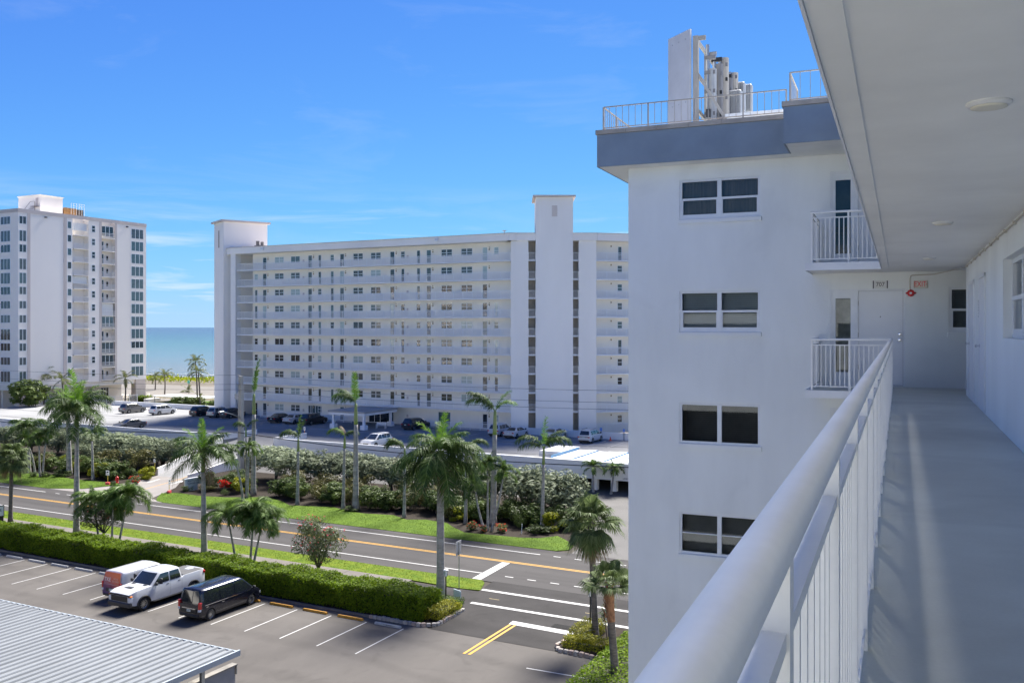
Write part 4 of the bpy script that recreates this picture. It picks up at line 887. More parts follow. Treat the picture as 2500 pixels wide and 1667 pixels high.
# ------------------------------------------------------------------ palms
def frond_mesh(name, L_, elev, droop, ll, n, m, seed, spread=.35, hang=.5, w_=.045, pl=.5, t0=.14, rach=.028):
    """feather frond in the local XZ plane: elev = start angle, droop = total bend (deg), ll = leaflet length, pl = how far leaflets leave the blade plane, hang = droop of tips"""
    rr = random.Random(seed); q = MB(); K = 14; pts = []; ang = []; x = z = 0
    for i in range(K+1):
        t_ = i/K; a = R(elev-droop*t_**1.35); pts.append(Vector((x,0,z))); ang.append(a); x += math.cos(a)*L_/K; z += math.sin(a)*L_/K
    q.tube(pts,[rach*(1-.85*i/K)+.003 for i in range(K+1)],4,1)
    def at(t_):
        f = t_*K; i = min(int(f),K-1); return pts[i].lerp(pts[i+1],f-i), ang[i]+(ang[i+1]-ang[i])*(f-i)
    for i in range(n):
        t_ = t0+(1-t0)*(i+rr.random()*.6)/n; p,a = at(min(t_,.995)); T = Vector((math.cos(a),0,math.sin(a))); U = Vector((-math.sin(a),0,math.cos(a)))
        l_ = ll*(.35+.65*math.sin(math.pi*min(1,(.12+.80*t_)))**.7)*rr.uniform(.85,1.1)
        for sd in (-1,1):
            tw_ = rr.uniform(-pl,pl)+.12; fw = spread+.5*t_+rr.uniform(-.1,.1)
            d = (Vector((0,sd,0))*math.cos(tw_)+U*math.sin(tw_)+T*fw).normalized()
            wv = T*w_*.5
            m1 = p+d*l_*.5+Vector((0,0,-hang*l_*.13)); e_ = p+d*l_*.92+Vector((0,0,-hang*l_*.55*rr.uniform(.6,1.2)))
            q.add([p-wv,p+wv,m1+wv*1.1,m1-wv*1.1,e_],[(0,1,2,3),(3,2,4)])
    return q.mesh(name,[m,shaftm])
RY = {}
for key,el_,dr,sd in (('spear',84,22,1),('up',66,75,2),('upb',58,95,3),('mid',40,95,4),('low',14,85,5),('hang',-16,62,6),('curl',70,165,7),('flop',62,120,8),('droop',-38,45,9)):
    RY[key] = frond_mesh('royal_frond_'+key,3.0,el_,dr,.92,62,L_royal,sd,hang=1.15,pl=.6,w_=.05)
RYY = {k:frond_mesh('young_frond_'+k,3.0,el_,dr,.6,52,L_young,sd,hang=.35,pl=.7,w_=.045) for k,el_,dr,sd in (('spear',86,12,11),('up',72,50,12),('curl',72,150,13),('flop',64,120,14))}
RYD = {k:frond_mesh('dry_frond_'+k,2.8,el_,dr,.7,44,L_dry,sd,hang=1.0,pl=.5) for k,el_,dr,sd in (('hang',-30,50,21),('droop',-55,25,22),('up',62,60,23))}
AD = {k:frond_mesh('adonidia_frond_'+k,1.75,el_,dr,.55,66,L_adon,sd,hang=.55,pl=.45,w_=.034,spread=.5,t0=.16) for k,el_,dr,sd in (('up',68,110,31),('mid',46,125,32),('low',22,115,33),('hang',0,95,34))}
AD['spear'] = frond_mesh('adonidia_frond_spear',1.5,82,30,.4,44,L_adon,35,hang=.3,pl=.3,w_=.034)
CO = {k:frond_mesh('coconut_frond_'+k,3.2,el_,dr,.75,40,L_coco,sd,hang=.7,pl=.4,w_=.06) for k,el_,dr,sd in (('up',70,70,41),('mid',44,95,42),('low',14,80,43),('hang',-25,60,44),('spear',82,30,45))}
def fan_mesh(name, pet, rad, seed, elev, m=L_sabal, bend=.55):
    rr = random.Random(seed); q = MB(); a = R(elev); T = Vector((math.cos(a),0,math.sin(a))); U = Vector((-math.sin(a),0,math.cos(a)))
    tip = T*pet+Vector((0,0,-.1*pet)); q.tube([(0,0,0),tip*.5+Vector((0,0,.04)),tip],[.022,.016,.012],4,1)
    n = 34
    for i in range(n):
        g = R(-128+256*(i+.5)/n)+rr.uniform(-.03,.03); l_ = rad*(1-.22*abs(g)/2.2)*rr.uniform(.9,1.08)
        d = (T*math.cos(g)+Vector((0,1,0))*math.sin(g)); fold = U*(.18*abs(math.sin(g)))
        side = (T*-math.sin(g)+Vector((0,1,0))*math.cos(g))*.030
        m1 = tip+d*l_*.55+fold*l_*.6+Vector((0,0,-.03)); e_ = tip+d*l_*.95+fold*l_*.4+Vector((0,0,-bend*l_*rr.uniform(.6,1.1)))
        q.add([tip-side*.25,tip+side*.25,m1+side*1.25,m1-side*1.25,e_+side*.2,e_-side*.2],[(0,1,2,3),(3,2,4,5)])
    return q.mesh(name,[m,shaftm])
SA = [fan_mesh('sabal_fan_%d'%i,1.05,.95,50+i,e_) for i,e_ in enumerate((78,58,36,12,-12,-38))]
SAD = [fan_mesh('sabal_fan_dry_%d'%i,1.0,.85,60+i,e_,L_dry,.8) for i,e_ in enumerate((-48,-62))]
IMG = math.degrees(PHI)
def palm(name, base, top, r0, r1, label, cat='palm tree', group=None, shaft=0, fr=(), fs=1.0, seed=1, bulge=0, tm=None, bend=0, sr=None, base_flare=1.4):
    """base (x,y), top (dx,dy,z) where the fronds start; shaft = length of green crownshaft below the fronds"""
    rr = random.Random(seed); T_ = thing(name,(base[0],base[1],0),label,cat,group)
    dx,dy,zt = top; zs = zt-shaft; K = 14; pts = []; rad = []
    def path(t_): b_ = bend*math.sin(math.pi*t_); return Vector((dx*t_+b_, dy*t_, zt*t_))
    for i in range(K+1):
        t_ = (zs/zt)*i/K; pts.append(path(t_)-Vector((0,0,.1 if i == 0 else 0))); f = i/K
        rad.append((r0+(r1-r0)*f+bulge*math.exp(-((f-.35)/.25)**2))*(1+(base_flare-1)*math.exp(-f*14)))
    q = MB(); q.tube(pts,rad,12); o = q.build('trunk',tm or trunkgrey,T_,smooth=True)
    if shaft:
        q = MB(); ps = [path((zs+shaft*i/6)/zt) for i in range(7)]; s_ = sr or r1*1.05
        q.tube(ps,[s_*(1.12-.0*i if i < 2 else 1.12-.075*(i-1)) for i in range(7)],12); q.build('crownshaft',shaftm,T_,smooth=True)
    c = path(1)
    for az,me,sc_ in fr:
        put('frond',me,T_,(c.x,c.y,c.z-.04+rr.uniform(-.06,.06)),(rr.uniform(-.12,.12),0,R(az+IMG)),sc_*fs*rr.uniform(.94,1.06))
    return T_
def ring(rr, spec):
    out = []
    for n,keys,sc_ in spec:
        off = rr.random()*360
        for i in range(n): out.append((off+360*i/n+rr.uniform(-16,16),rr.choice(keys),sc_))
    return out
def royal_full(seed, young=True, dry=0):
    rr = random.Random(seed); f = ring(rr,[(3,[RY['up'],RY['upb']],.95),(5,[RY['upb'],RY['mid']],1.0),(6,[RY['low'],RY['mid']],1.05),(5,[RY['hang'],RY['low']],1.0)])
    if young: f += [(rr.random()*360,RYY['spear'],.85),(200,RYY['up'],.85),(20,RYY['up'],.9),(110,RYY['up'],.85)]
    for i in range(dry): f.append((rr.random()*360,rr.choice((RYD['hang'],RYD['droop'])),.9))
    return f
def adon(seed, n=9):
    rr = random.Random(seed); return ring(rr,[(3,[AD['up']],.9),(max(3,n-5),[AD['mid'],AD['up']],1),(n//2,[AD['low'],AD['mid']],1.05),(n//3,[AD['hang'],AD['low']],1)])+[(rr.random()*360,AD['spear'],.8)]
def coco(seed, n=8):
    rr = random.Random(seed); return ring(rr,[(3,[CO['up']],.9),(n-3,[CO['mid'],CO['low']],1),(4,[CO['low'],CO['hang']],.95)])
STREET = 'palms along the near sidewalk'; FARP = 'palms in the beds before the parking deck'
palm('royal_palm',(-68.48,51.87),(.04,.02,10.5),.23,.155,'royal palm with very bright green upright crown by the sidewalk',group=STREET,shaft=1.3,fr=royal_full(1)+[(100,RYY['up'],1.1),(260,RYY['spear'],1.1)],fs=1.05,seed=1,bulge=.03,sr=.15)
palm('royal_palm',(-53.32,51.53),(-.09,-.05,8.0),.23,.16,'royal palm with full drooping crown standing before the ramp, beyond the hedge',group=STREET,shaft=1.5,fr=royal_full(2,dry=1),fs=.98,seed=2,bulge=.02,sr=.15)
palm('royal_palm',(-31.44,50.67),(-.05,0,9.45),.27,.21,'large royal palm with long hanging dark fronds beside the black lamp post at the drive',group=STREET,shaft=1.2,fr=royal_full(3,dry=5)+[(a,RY[k],1.15) for a,k in ((185,'hang'),(200,'droop'),(165,'hang'),(0,'hang'),(-20,'droop'),(20,'hang'),(-70,'droop'),(-110,'hang'),(180,'low'),(5,'low'))],fs=1.0,seed=3,bulge=.0,sr=.19,tm=trunkgrey)
def sabal(base, top, r0, r1, label, seed, fs=1, boots=False, n=44,  group='sabal palms', tm=None):
    rr = random.Random(seed); fr = []
    for i in range(n):
        f = i/n; e_ = min(5 if not boots else 3,int(6*f**.85+rr.random()*.8)); fr.append((i*137.5+rr.uniform(-15,15),SA[e_],rr.uniform(.85,1.1)))
    for i in range(7 if not boots else 0): fr.append((rr.random()*360,rr.choice(SAD),rr.uniform(.8,1)))
    T_ = palm('sabal_palm',base,top,r0,r1,label,group=group,fr=fr,fs=fs,seed=seed,tm=tm or trunkdark)
    q = MB()
    for i in range(34 if boots else 14):
        a = i*2.4; z = top[2]-.15-(i*.05 if boots else i*.035); rr2 = r1*(1.05); d = Vector((math.cos(a),math.sin(a),0)); s_ = Vector((-math.sin(a),math.cos(a),0))*.06
        b_ = Vector((top[0],top[1],z))+d*rr2*.8; e_ = b_+d*.15+Vector((0,0,.26)); q.add([b_-s_,b_+s_,e_+s_*.5,e_-s_*.5,b_+d*.06],[(0,1,2,3),(0,3,4),(1,4,2)])
    q.build('boot',trunkboot if boots else trunkdark,T_); return T_
sabal((-78.21,52.48),(.11,.06,5.9),.18,.15,'shaggy round-headed sabal palm at the left edge of the sidewalk',4,1.0)
sabal((-19.34,47.58),(-.35,.1,6.7),.18,.155,'full round-headed sabal palm with long bare trunk in the planted island',5,1.02)
T6 = sabal((-15.7,41.3),(-.45,.05,5.2),.20,.17,'lower sabal palm with orange-brown boots below the crown at the edge of the white wing',6,.80,True,24)
q = MB(); pb_ = [Vector((-.45*t_,.05*t_,5.2*t_)) for t_ in (.66,.72,.78,.84,.9,.96)]; q.tube(pb_,[.19,.20,.205,.22,.27,.22],12); q.build('boot_collar',trunkboot,T6)
CL7 = 'cluster palms before the oleander'
for b_,t_,lab,sd in (((-65.77,51.91),(-.33,-.17,3.0),'short feather palm, left one of the trio beside the oleander by the sidewalk',71),((-63.55,51.41),(.13,.07,3.35),'short feather palm, middle one of the trio beside the oleander by the sidewalk',72),((-62.53,51.26),(.68,.35,3.85),'leaning feather palm, right one of the trio beside the oleander by the sidewalk',73)):
    palm('christmas_palm',b_,t_,.10,.06,lab,group=STREET,shaft=.55,fr=adon(sd,12),fs=1.28,seed=sd,tm=trunkgrey)
for b_,t_,lab,sd in (((-49.72,51.2),(-.56,-.29,3.4),'short feather palm leaning left, left one of the trio beyond the hedge and black van',81),((-48.4,51.25),(.26,.13,3.95),'short feather palm, tallest of the trio beyond the hedge and black van',82),((-48.06,51.22),(.6,.3,3.25),'short feather palm leaning right, right one of the trio beyond the hedge and black van',83)):
    palm('christmas_palm',b_,t_,.10,.06,lab,group=STREET,shaft=.55,fr=adon(sd,12),fs=1.25,seed=sd,tm=trunkgrey)
# palms in the far beds
palm('royal_palm',(-96.85,72.41),(-.19,-.1,8.4),.30,.20,'tall thick-trunked royal palm at the far lawn edge, behind the bright-crowned royal palm',group=FARP,shaft=1.2,fr=royal_full(10),fs=.95,seed=10,bulge=.03,sr=.19)
palm('royal_palm',(-91.45,71.42),(-.12,-.06,5.3),.16,.11,'slim palm with a few spreading fronds left of the red hydrant',group=FARP,shaft=.8,fr=[(175,RY['upb'],.8),(10,RY['upb'],.8),(160,RY['flop'],.75),(30,RY['mid'],.7),(80,RY['up'],.7),(-90,RY['mid'],.75),(200,RY['mid'],.7)],fs=.8,seed=11)
palm('royal_palm',(-102.71,71.36),(-.19,-.1,5.4),.19,.13,'palm with wide arching fronds behind the far left lawn',group=FARP,shaft=1.2,fr=royal_full(12,False)[:13],fs=.95,seed=12,sr=.16)
for b_,t_,lab,sd,bd in (((-98.94,70.07),(-.12,-.06,4.6),'upright slim feather palm in the small round bed on the far lawn',121,0),((-98.69,70.2),(.49,.26,5.0),'slim feather palm leaning right from the small round bed on the far lawn',122,-.1),((-100.86,70.82),(-.99,-.51,4.3),'curved slim feather palm leaning left behind the small round bed',123,.3)):
    palm('christmas_palm',b_,t_,.12,.08,lab,group=FARP,shaft=.7,fr=adon(sd,8),fs=.85,seed=sd,bend=bd)
palm('royal_palm',(-68.03,72.51),(.06,.03,10.6),.26,.19,'tall royal palm stripped to a single upright frond, right of the utility pole',group=FARP,shaft=2.1,fr=[(20,RYY['spear'],1.22),(30,RYY['spear'],1.0),(10,RYY['spear'],.8)],seed=13,bulge=.02,sr=.17)
palm('royal_palm',(-54.09,71.6),(.01,0,10.2),.30,.20,'tall royal palm with one frond flopping left before the pale porch',group=FARP,shaft=2.0,fr=[(175,RYY['flop'],.95),(185,RY['flop'],.95),(170,RY['up'],.85),(190,RY['curl'],.9),(90,RYY['spear'],1.0),(150,RY['curl'],.75)],seed=14,bulge=.0,sr=.17)
palm('royal_palm',(-60.64,70.78),(.09,.05,6.5),.17,.115,'slim palm with one upright and one left-drooping frond before the silver shrubs',group=FARP,shaft=1.2,fr=[(30,RYY['spear'],.8),(15,RY['spear'],.8),(178,RY['curl'],.85),(186,RY['flop'],.8)],fs=.95,seed=15)
palm('royal_palm',(-55.19,71.04),(.15,.08,7.0),.17,.115,'slim palm with short crown leaning left just beside the tall flopping royal palm',group=FARP,shaft=1.1,fr=[(180,RYY['curl'],.75),(175,RY['flop'],.7),(40,RY['curl'],.62),(10,RY['flop'],.6),(120,RYD['up'],.55)],seed=16)
palm('christmas_palm',(-66.93,69.84),(-1.12,-.58,5.0),.13,.08,'slim feather palm with a strongly curved trunk at the foot of the utility pole',group=FARP,shaft=.5,fr=adon(17,7),fs=.9,seed=17,bend=.35)
palm('christmas_palm',(-67.53,71.12),(.12,.06,5.2),.13,.09,'dark-trunked feather palm standing close against the single-frond royal palm, front one',group=FARP,shaft=.9,fr=adon(18,8),fs=.95,seed=18)
palm('christmas_palm',(-67.8,71.3),(-.2,.1,7.2),.12,.08,'dark-trunked feather palm close against the single-frond royal palm, taller one',group=FARP,shaft=.9,fr=[(180,RY['curl'],.55),(170,RY['flop'],.6),(20,RY['up'],.5)],seed=181)
palm('royal_palm',(-47.7,70.47),(.05,.03,6.3),.15,.11,'slim palm with left-curling frond, left of the large royal palm at the drive',group=FARP,shaft=1.0,fr=[(175,RY['curl'],.9),(185,RY['curl'],.75),(20,RY['flop'],.6),(200,RYD['hang'],.6),(190,RY['up'],.7)],seed=19)
palm('royal_palm',(-41.38,70.89),(.05,.03,6.6),.15,.11,'slim palm half hidden behind the large royal palm at the drive',group=FARP,shaft=1.0,fr=[(15,RY['flop'],.8),(30,RY['upb'],.7),(150,RY['up'],.7),(-20,RYD['hang'],.8),(0,RY['hang'],.7)],seed=20)
palm('royal_palm',(-39.06,71.78),(.17,.09,10.1),.29,.19,'tall royal palm with two fronds spread in a V before the pale block',group=FARP,shaft=2.1,fr=[(176,RY['upb'],1.0),(184,RY['up'],1.02),(170,RY['up'],.9),(4,RYY['flop'],.85),(-6,RYY['up'],.78),(12,RYY['flop'],.8)],seed=21,bulge=.0,sr=.17)
for b_,t_,lab,sd,bd in (((-38.5,69.19),(-.75,-.35,4.0),'thin feather palm leaning left from the red flower bed, lowest of the trio',211,-.15),((-38.21,69.26),(0,0,5.8),'thin upright feather palm rising from the red flower bed, tallest of the trio',212,0),((-37.9,69.37),(.95,.47,5.1),'thin feather palm curving right from the red flower bed',213,.12)):
    palm('christmas_palm',b_,t_,.11,.07,lab,group=FARP,shaft=.6,fr=adon(sd,9),fs=.95,seed=sd,bend=bd)
palm('royal_palm',(-34.15,71.65),(.15,.08,7.1),.18,.12,'palm with one upright frond and two arching fronds, left of the low garage opening',group=FARP,shaft=1.4,fr=[(30,RYY['spear'],.95),(20,RY['up'],.9),(178,RY['flop'],.95),(2,RY['flop'],1.0),(190,RY['mid'],.8),(-5,RY['curl'],.9)],seed=22,sr=.115)
for b_,t_,lab,sd in (((-37.2,90.8),(0,0,2.7),'small feather palm against the garage column, left one of two',231),((-35.1,90.6),(.31,.16,2.65),'small feather palm against the garage column, right one of two',232)):
    palm('christmas_palm',b_,t_,.13,.09,lab,group=FARP,shaft=.7,fr=adon(sd,8),fs=.85,seed=sd)
SEAP = 'coconut palms near the beach'
for b_,h,lab,sd,fs in (((-166.0,137.6),6.6,'coconut palm before the glass doors at the foot of the white tower',91,.9),((-178.8,159.8),5.9,'coconut palm left of the green sea gap, tallest on the terrace',92,.85),((-196,172),4.4,'stubby palm behind the terrace coconut palm',93,.8),((-181.4,169.5),1.4,'low trunkless young palm on the sandy terrace',94,.85),((-146.8,139.9),10.4,'tall leaning coconut palm beside the pale stair tower, upper crown',95,.85),((-143.2,137.2),8.4,'tall coconut palm beside the pale stair tower, lower crown',96,.85),((-142.4,136.2),3.4,'little young palm at the foot of the tall coconut pair',97,.45),((-170.5,121.5),8.0,'palm close to the white tower base, left of the bright-crowned royal palm',98,.9),((-163.5,120.5),7.2,'palm before the white tower behind the bright-crowned royal palm',99,.9)):
    palm('coconut_palm',b_,(-.5 if h > 8 else .2,0,h),.2,.12,lab,group=SEAP,fr=coco(sd,9 if h > 2 else 7),fs=fs,seed=sd,bend=.2,tm=trunkdark)
# ------------------------------------------------------------------ shrubs, hedges and bushes
def cloud(name, m, n, size, seed, shape='ball', lw=.5, fl=None, nf=0, fsize=.1, hollow=.45, mstem=None, clumps=16, flat=.9):
    "leaf cloud of unit radius: clumps of small leaf faces"
    rr = random.Random(seed); q = MB(); cs = []
    for i in range(clumps):
        while True:
            p = Vector((rr.uniform(-1,1),rr.uniform(-1,1),rr.uniform(-1,1)))
            if hollow < p.length < .82: break
        cs.append((p,rr.uniform(.24,.44)))
    for i in range(n):
        c,r_ = rr.choice(cs); d = Vector((rr.gauss(0,1),rr.gauss(0,1),rr.gauss(0,1))).normalized(); p = c+d*r_*rr.uniform(.65,1.05); p.z *= flat
        if p.z < -.75: p.z = -.75
        nrm = (d+Vector((rr.uniform(-.7,.7),rr.uniform(-.7,.7),rr.uniform(-.2,.9)))).normalized(); u = nrm.orthogonal().normalized(); a = rr.random()*6.28
        u = (Matrix.Rotation(a,3,nrm) @ u); v_ = nrm.cross(u); s_ = size*rr.uniform(.6,1.3)
        q.add([p-u*s_,p+v_*s_*lw*.6,p+u*s_,p-v_*s_*lw*.6],[(0,1,2,3)])
    for i in range(nf):
        c,r_ = rr.choice(cs); d = Vector((rr.gauss(0,1),rr.gauss(0,1),abs(rr.gauss(0,1)))).normalized(); p = c+d*r_*1.05; p.z *= flat
        for k in range(3):
            e_ = Vector((rr.uniform(-1,1),rr.uniform(-1,1),rr.uniform(-1,1)))*fsize; g_ = Vector((rr.uniform(-1,1),rr.uniform(-1,1),rr.uniform(-1,1)))*fsize; q.add([p+e_,p+g_,p-e_,p-g_],[(0,1,2,3)],1)
    return q.mesh(name,[m]+([fl] if fl else []))
CD = {'silver':[cloud('silver_cloud_%d'%i,L_silver,4200,.072,100+i,lw=.7,clumps=34,flat=.85) for i in range(3)],
      'dark':[cloud('dark_cloud_%d'%i,L_dark,1500,.10,110+i,lw=.7,clumps=16) for i in range(3)],
      'mid':[cloud('mid_cloud_%d'%i,L_mid,1500,.10,120+i,lw=.7,clumps=16) for i in range(3)],
      'yellow':[cloud('yellow_cloud_%d'%i,L_yellow,900,.15,130+i,lw=.55,clumps=14) for i in range(2)],
      'rust':[cloud('rust_cloud_%d'%i,L_rust,1300,.085,140+i,lw=.7,clumps=20,hollow=.2) for i in range(2)],
      'redfl':[cloud('red_flower_cloud',L_mid,700,.13,150,lw=.6,fl=F_red,nf=45,fsize=.1)],
      'red':[cloud('red_bract_cloud',L_dark,300,.12,151,lw=.6,fl=F_red,nf=260,fsize=.1)],
      'ole':[cloud('oleander_cloud_%d'%i,L_olea,4200,.062,160+i,lw=.45,fl=F_pink,nf=130,fsize=.030,clumps=46,hollow=.1,flat=.95) for i in range(2)],
      'seagrape':[cloud('sea_grape_cloud',L_mid,1800,.11,170,lw=.9,clumps=22)],
      'box':[cloud('clipped_cloud',L_dark,2600,.055,180,lw=.8,clumps=40,hollow=.55)]}
def stems(h, r_, n, seed, m=barkm, spread=.5):
    rr = random.Random(seed); q = MB()
    for i in range(n):
        a = rr.random()*6.28; q.tube([(0,0,-.05),(math.cos(a)*spread*.35,math.sin(a)*spread*.35,h*.5),(math.cos(a)*spread,math.sin(a)*spread,h)],[r_,r_*.75,r_*.4],6)
    return q
STEM = stems(1,.05,5,5).mesh('stem',barkm)
def shrub(x, y, z, rx, rz, kind, label, group=None, name='shrub', cat='shrub', zb=0, rot=None, ry=None):
    T_ = thing(name,(x,y,zb),label,cat,group); rr = random.Random(int(abs(x)*100+abs(y)*7+z*3))
    put('foliage',rr.choice(CD[kind]),T_,(0,0,z-zb),rr.random()*6.28 if rot is None else rot,(rx,ry or rx,rz))
    put('stem',STEM,T_,(0,0,0),rr.random()*6,(rx*.8,rx*.8,max(.15,z-zb))); return T_
rr = random.Random(41)
SV = 'silver-green buttonwood shrubs'; SVL = 'silver-green buttonwood shrub massed before the parking deck wall'
for x in [-128,-123.5,-119,-114.8,-110.6,-106.6,-102.8,-99.2,-95.8,-92.6]: shrub(x+rr.uniform(-.5,.5),83.2+rr.uniform(-1.2,1.2)-.0*x,2.1+rr.uniform(-.1,.3),3.0,1.85,'silver',SVL+', left of the ramp',SV+' left of the ramp','buttonwood_shrub')
for x,y,z,r_,h in ((-95.2,80.2,1.7,2.2,1.5),(-91.8,80.8,1.9,2.0,1.4),(-99.5,80,1.4,2.0,1.4),(-104,79.6,1.5,2.0,1.4)): shrub(x,y,z,r_,h,'silver',SVL+', left of the ramp',SV+' left of the ramp','buttonwood_shrub')
for x in [-72.6,-69.2,-65.8,-62.5,-59.4,-56.2,-53.2,-50.2,-47.4]: shrub(x+rr.uniform(-.4,.4),80.6+rr.uniform(-.9,.9),2.35+rr.uniform(-.1,.25),3.1,1.75,'silver',SVL+', right of the ramp',SV+' right of the ramp','buttonwood_shrub')
shrub(-35.0,76.4,2.4,3.3,2.3,'silver','large rounded silver-green buttonwood shrub beside the low garage opening',name='buttonwood_shrub'); shrub(-38.8,77.8,2.5,3.1,2.3,'silver','large silver-green buttonwood shrub behind the V-crowned royal palm',name='buttonwood_shrub'); shrub(-43.4,78.6,2.2,2.9,1.9,'silver','silver-green buttonwood shrub behind the large royal palm at the drive',name='buttonwood_shrub')
DK = 'low dark shrubs under the buttonwoods'
for i,x in enumerate([-110,-107.5,-105,-98.2,-95.6,-94.4,-92.8,-90.6,-89.6]): shrub(x,73.6+rr.uniform(-.4,1.8),.9,1.5,1.0,('dark','mid','dark')[i%3],'dark green shrub under the silver shrubs, left of the ramp',DK+', left of the ramp')
for i,x in enumerate([-74.6,-72.6,-70.6,-64.6,-62.8,-59.2,-57.4,-53.0,-51.4,-49.6,-46.2,-44.6,-43,-40.8,-36.6,-35.2,-33.6]): shrub(x,72.8+rr.uniform(0,2.2),.85+rr.uniform(-.1,.3),1.35,.95,('dark','mid','dark','dark')[i%4],'dark green shrub under the silver shrubs, right of the ramp',DK+', right of the ramp')
for i,x in enumerate([-66,-61,-57,-52,-48.5,-45]): shrub(x,77+rr.uniform(-.8,.8),1.2,1.9,1.3,'rust','loose rust-tinted shrub between the dark shrubs and the silver shrubs','rust-tinted shrubs')
for x,y,r_,z,h in ((-94.3,75.8,1.9,1.6,1.4),(-91.4,77.6,2.0,1.7,1.5),(-76.5,80.5,2.0,1.9,1.6)): shrub(x,y,z,r_,h,'rust','loose rust and olive shrub beside the ramp','shrubs beside the ramp')
for i in range(34):
    x = -65.4+i*1.02
    if -62 < x < -60 or -56.2 < x < -53.2 or -48.6 < x < -46.8 or -39.6 < x < -36.6: yy = 74.4
    else: yy = 72.9
    shrub(x,yy+rr.uniform(-.4,1.3)-(.9 if -45 < x < -40 else 0),.8+rr.uniform(-.1,.4),1.3,1.0,rr.choice(('dark','mid','dark','mid','dark','rust')),'bush of the dense green undergrowth edging the far bed, right of the ramp','undergrowth bushes right of the ramp')
for i in range(16):
    x = -109+i*1.3
    shrub(x,74.2+rr.uniform(-.5,1.2)-(1.2 if x > -96 else 0),.85+rr.uniform(-.1,.4),1.45,1.05,rr.choice(('dark','mid','dark','mid','dark','rust')),'bush of the dense green undergrowth edging the far bed, left of the ramp','undergrowth bushes left of the ramp')
YL = 'yellow croton bushes'
for x,y,r_,h,z,lab in ((-92.0,72.6,1.25,1.05,.95,'bright yellow croton bush at the foot of the slim palm left of the hydrant'),(-97.6,73.4,1.0,.8,.7,'yellow-green croton bush left of the thick-trunked royal palm'),(-101.0,75.2,1.1,1.0,.9,'yellow-topped bush behind the small round bed'),(-86.2,74.6,1.2,.9,.7,'yellow-green croton bush at the left foot of the ramp wall'),(-70.2,73.2,1.15,1.0,.85,'yellow-green croton bush at the foot of the utility pole'),(-42.6,71.6,1.0,.75,.6,'bright yellow croton bush behind the large royal palm at the drive'),(-33.2,71.8,1.2,.9,.8,'yellow-green croton bush at the right end of the far bed')):
    shrub(x,y,z,r_,h,'yellow',lab,YL)
shrub(-96.9,71.5,.35,1.15,.45,'dark','low dark ground shrub around the thick-trunked royal palm'); shrub(-99.6,69.7,.3,.62,.38,'dark','left of the two small dark shrubs in the round bed on the far lawn'); shrub(-98.1,70.2,.32,.6,.4,'dark','right of the two small dark shrubs in the round bed on the far lawn')
shrub(-84.9,71.6,.45,.85,.5,'redfl','bush with red flowers beside the red hydrant'); shrub(-72.6,73.0,.7,.75,.6,'red','bright red bract bush beside the penthouse sign bed'); shrub(-39.4,68.9,.38,.7,.42,'redfl','left red-flowered bush in the small bed of thin palms'); shrub(-36.9,69.2,.38,.65,.42,'redfl','right red-flowered bush in the small bed of thin palms'); shrub(-38.3,68.5,.3,.5,.35,'redfl','middle red-flowered bush in the small bed of thin palms')
shrub(-73.5,75.6,1.1,1.6,1.0,'box','rounded clipped dark bush behind the red bract bush'); shrub(-75.0,73.3,.55,1.0,.55,'mid','light green mound bush behind the white entrance sign'); shrub(-74.2,72.2,.35,1.1,.4,'rust','brownish low shrub beside the white entrance sign, right one'); shrub(-76.3,71.3,.3,.8,.35,'dark','dark low shrub before the white entrance sign'); shrub(-70.8,71.2,.35,.5,.4,'box','small round clipped bush on the lawn edge by the utility pole'); shrub(-64.5,73.8,.8,.75,.9,'box','upright clipped bush right of the single-frond royal palm')
shrub(-54.0,70.9,.2,.9,.25,'dark','low grey-green ground plant at the foot of the flopping royal palm'); shrub(-34.0,70.6,.35,1.2,.42,'dark','low dark mound shrub at the foot of the palm near the garage'); shrub(-36.2,71.4,.7,.6,.8,'box','small upright clipped bush beside the thin palms')
shrub(-40.2,73.2,1.1,1.1,1.1,'mid','tall green bush behind the V-crowned royal palm'); shrub(-38.4,74.2,1.0,1.1,1.0,'mid','rounded light green bush right behind the V-crowned royal palm')
# flowering oleanders
def oleander(x,y,zc,r_,h,label,seed,kk):
    T_ = thing('oleander_tree',(x,y,0),label,'tree'); rr = random.Random(seed)
    q = MB(); q.tube([(0,0,-.05),(0,0,.5)],[.11,.09],8)
    for i in range(9):
        a = i*.7+rr.random()*.4; rr_ = r_*rr.uniform(.35,.8); q.tube([(0,0,.35+.05*i),(math.cos(a)*rr_*.4,math.sin(a)*rr_*.4,zc*.6),(math.cos(a)*rr_*.85,math.sin(a)*rr_*.85,zc+h*rr.uniform(-.1,.4))],[.06,.042,.014],6)
    q.build('trunk',barkm,T_); put('crown',CD['ole'][kk],T_,(0,0,zc),rr.random()*6,(r_,r_,h))
oleander(-41.87,51.03,2.5,1.95,1.85,'round oleander tree dotted with pink flowers on the verge',1,0)
oleander(-65.0,51.75,2.0,2.1,1.15,'open multi-stemmed oleander with sparse pink flowers behind the palm trio',2,1)
# round-headed tree before the white tower, dark bush before the beach
T_ = thing('sea_grape_tree',(-163,113.5,0),'round bushy tree at the foot of the white tower','tree'); put('crown',CD['seagrape'][0],T_,(0,0,5.0),0,(3.9,3.9,2.9)); q = stems(4.2,.16,6,9,spread=1.6); q.build('trunk',barkm,T_)
for x,y,r_,h,lab in ((-148,136.6,3.2,1.6,'wide dark green bush behind the low white deck wall, left one'),(-144.2,137.4,2.6,1.5,'wide dark green bush behind the low white deck wall, right one'),(-138.4,136.5,1.6,1.2,'dark bush close against the pale stair tower')): shrub(x,y,1.9,r_,h,'seagrape',lab,zb=.9)
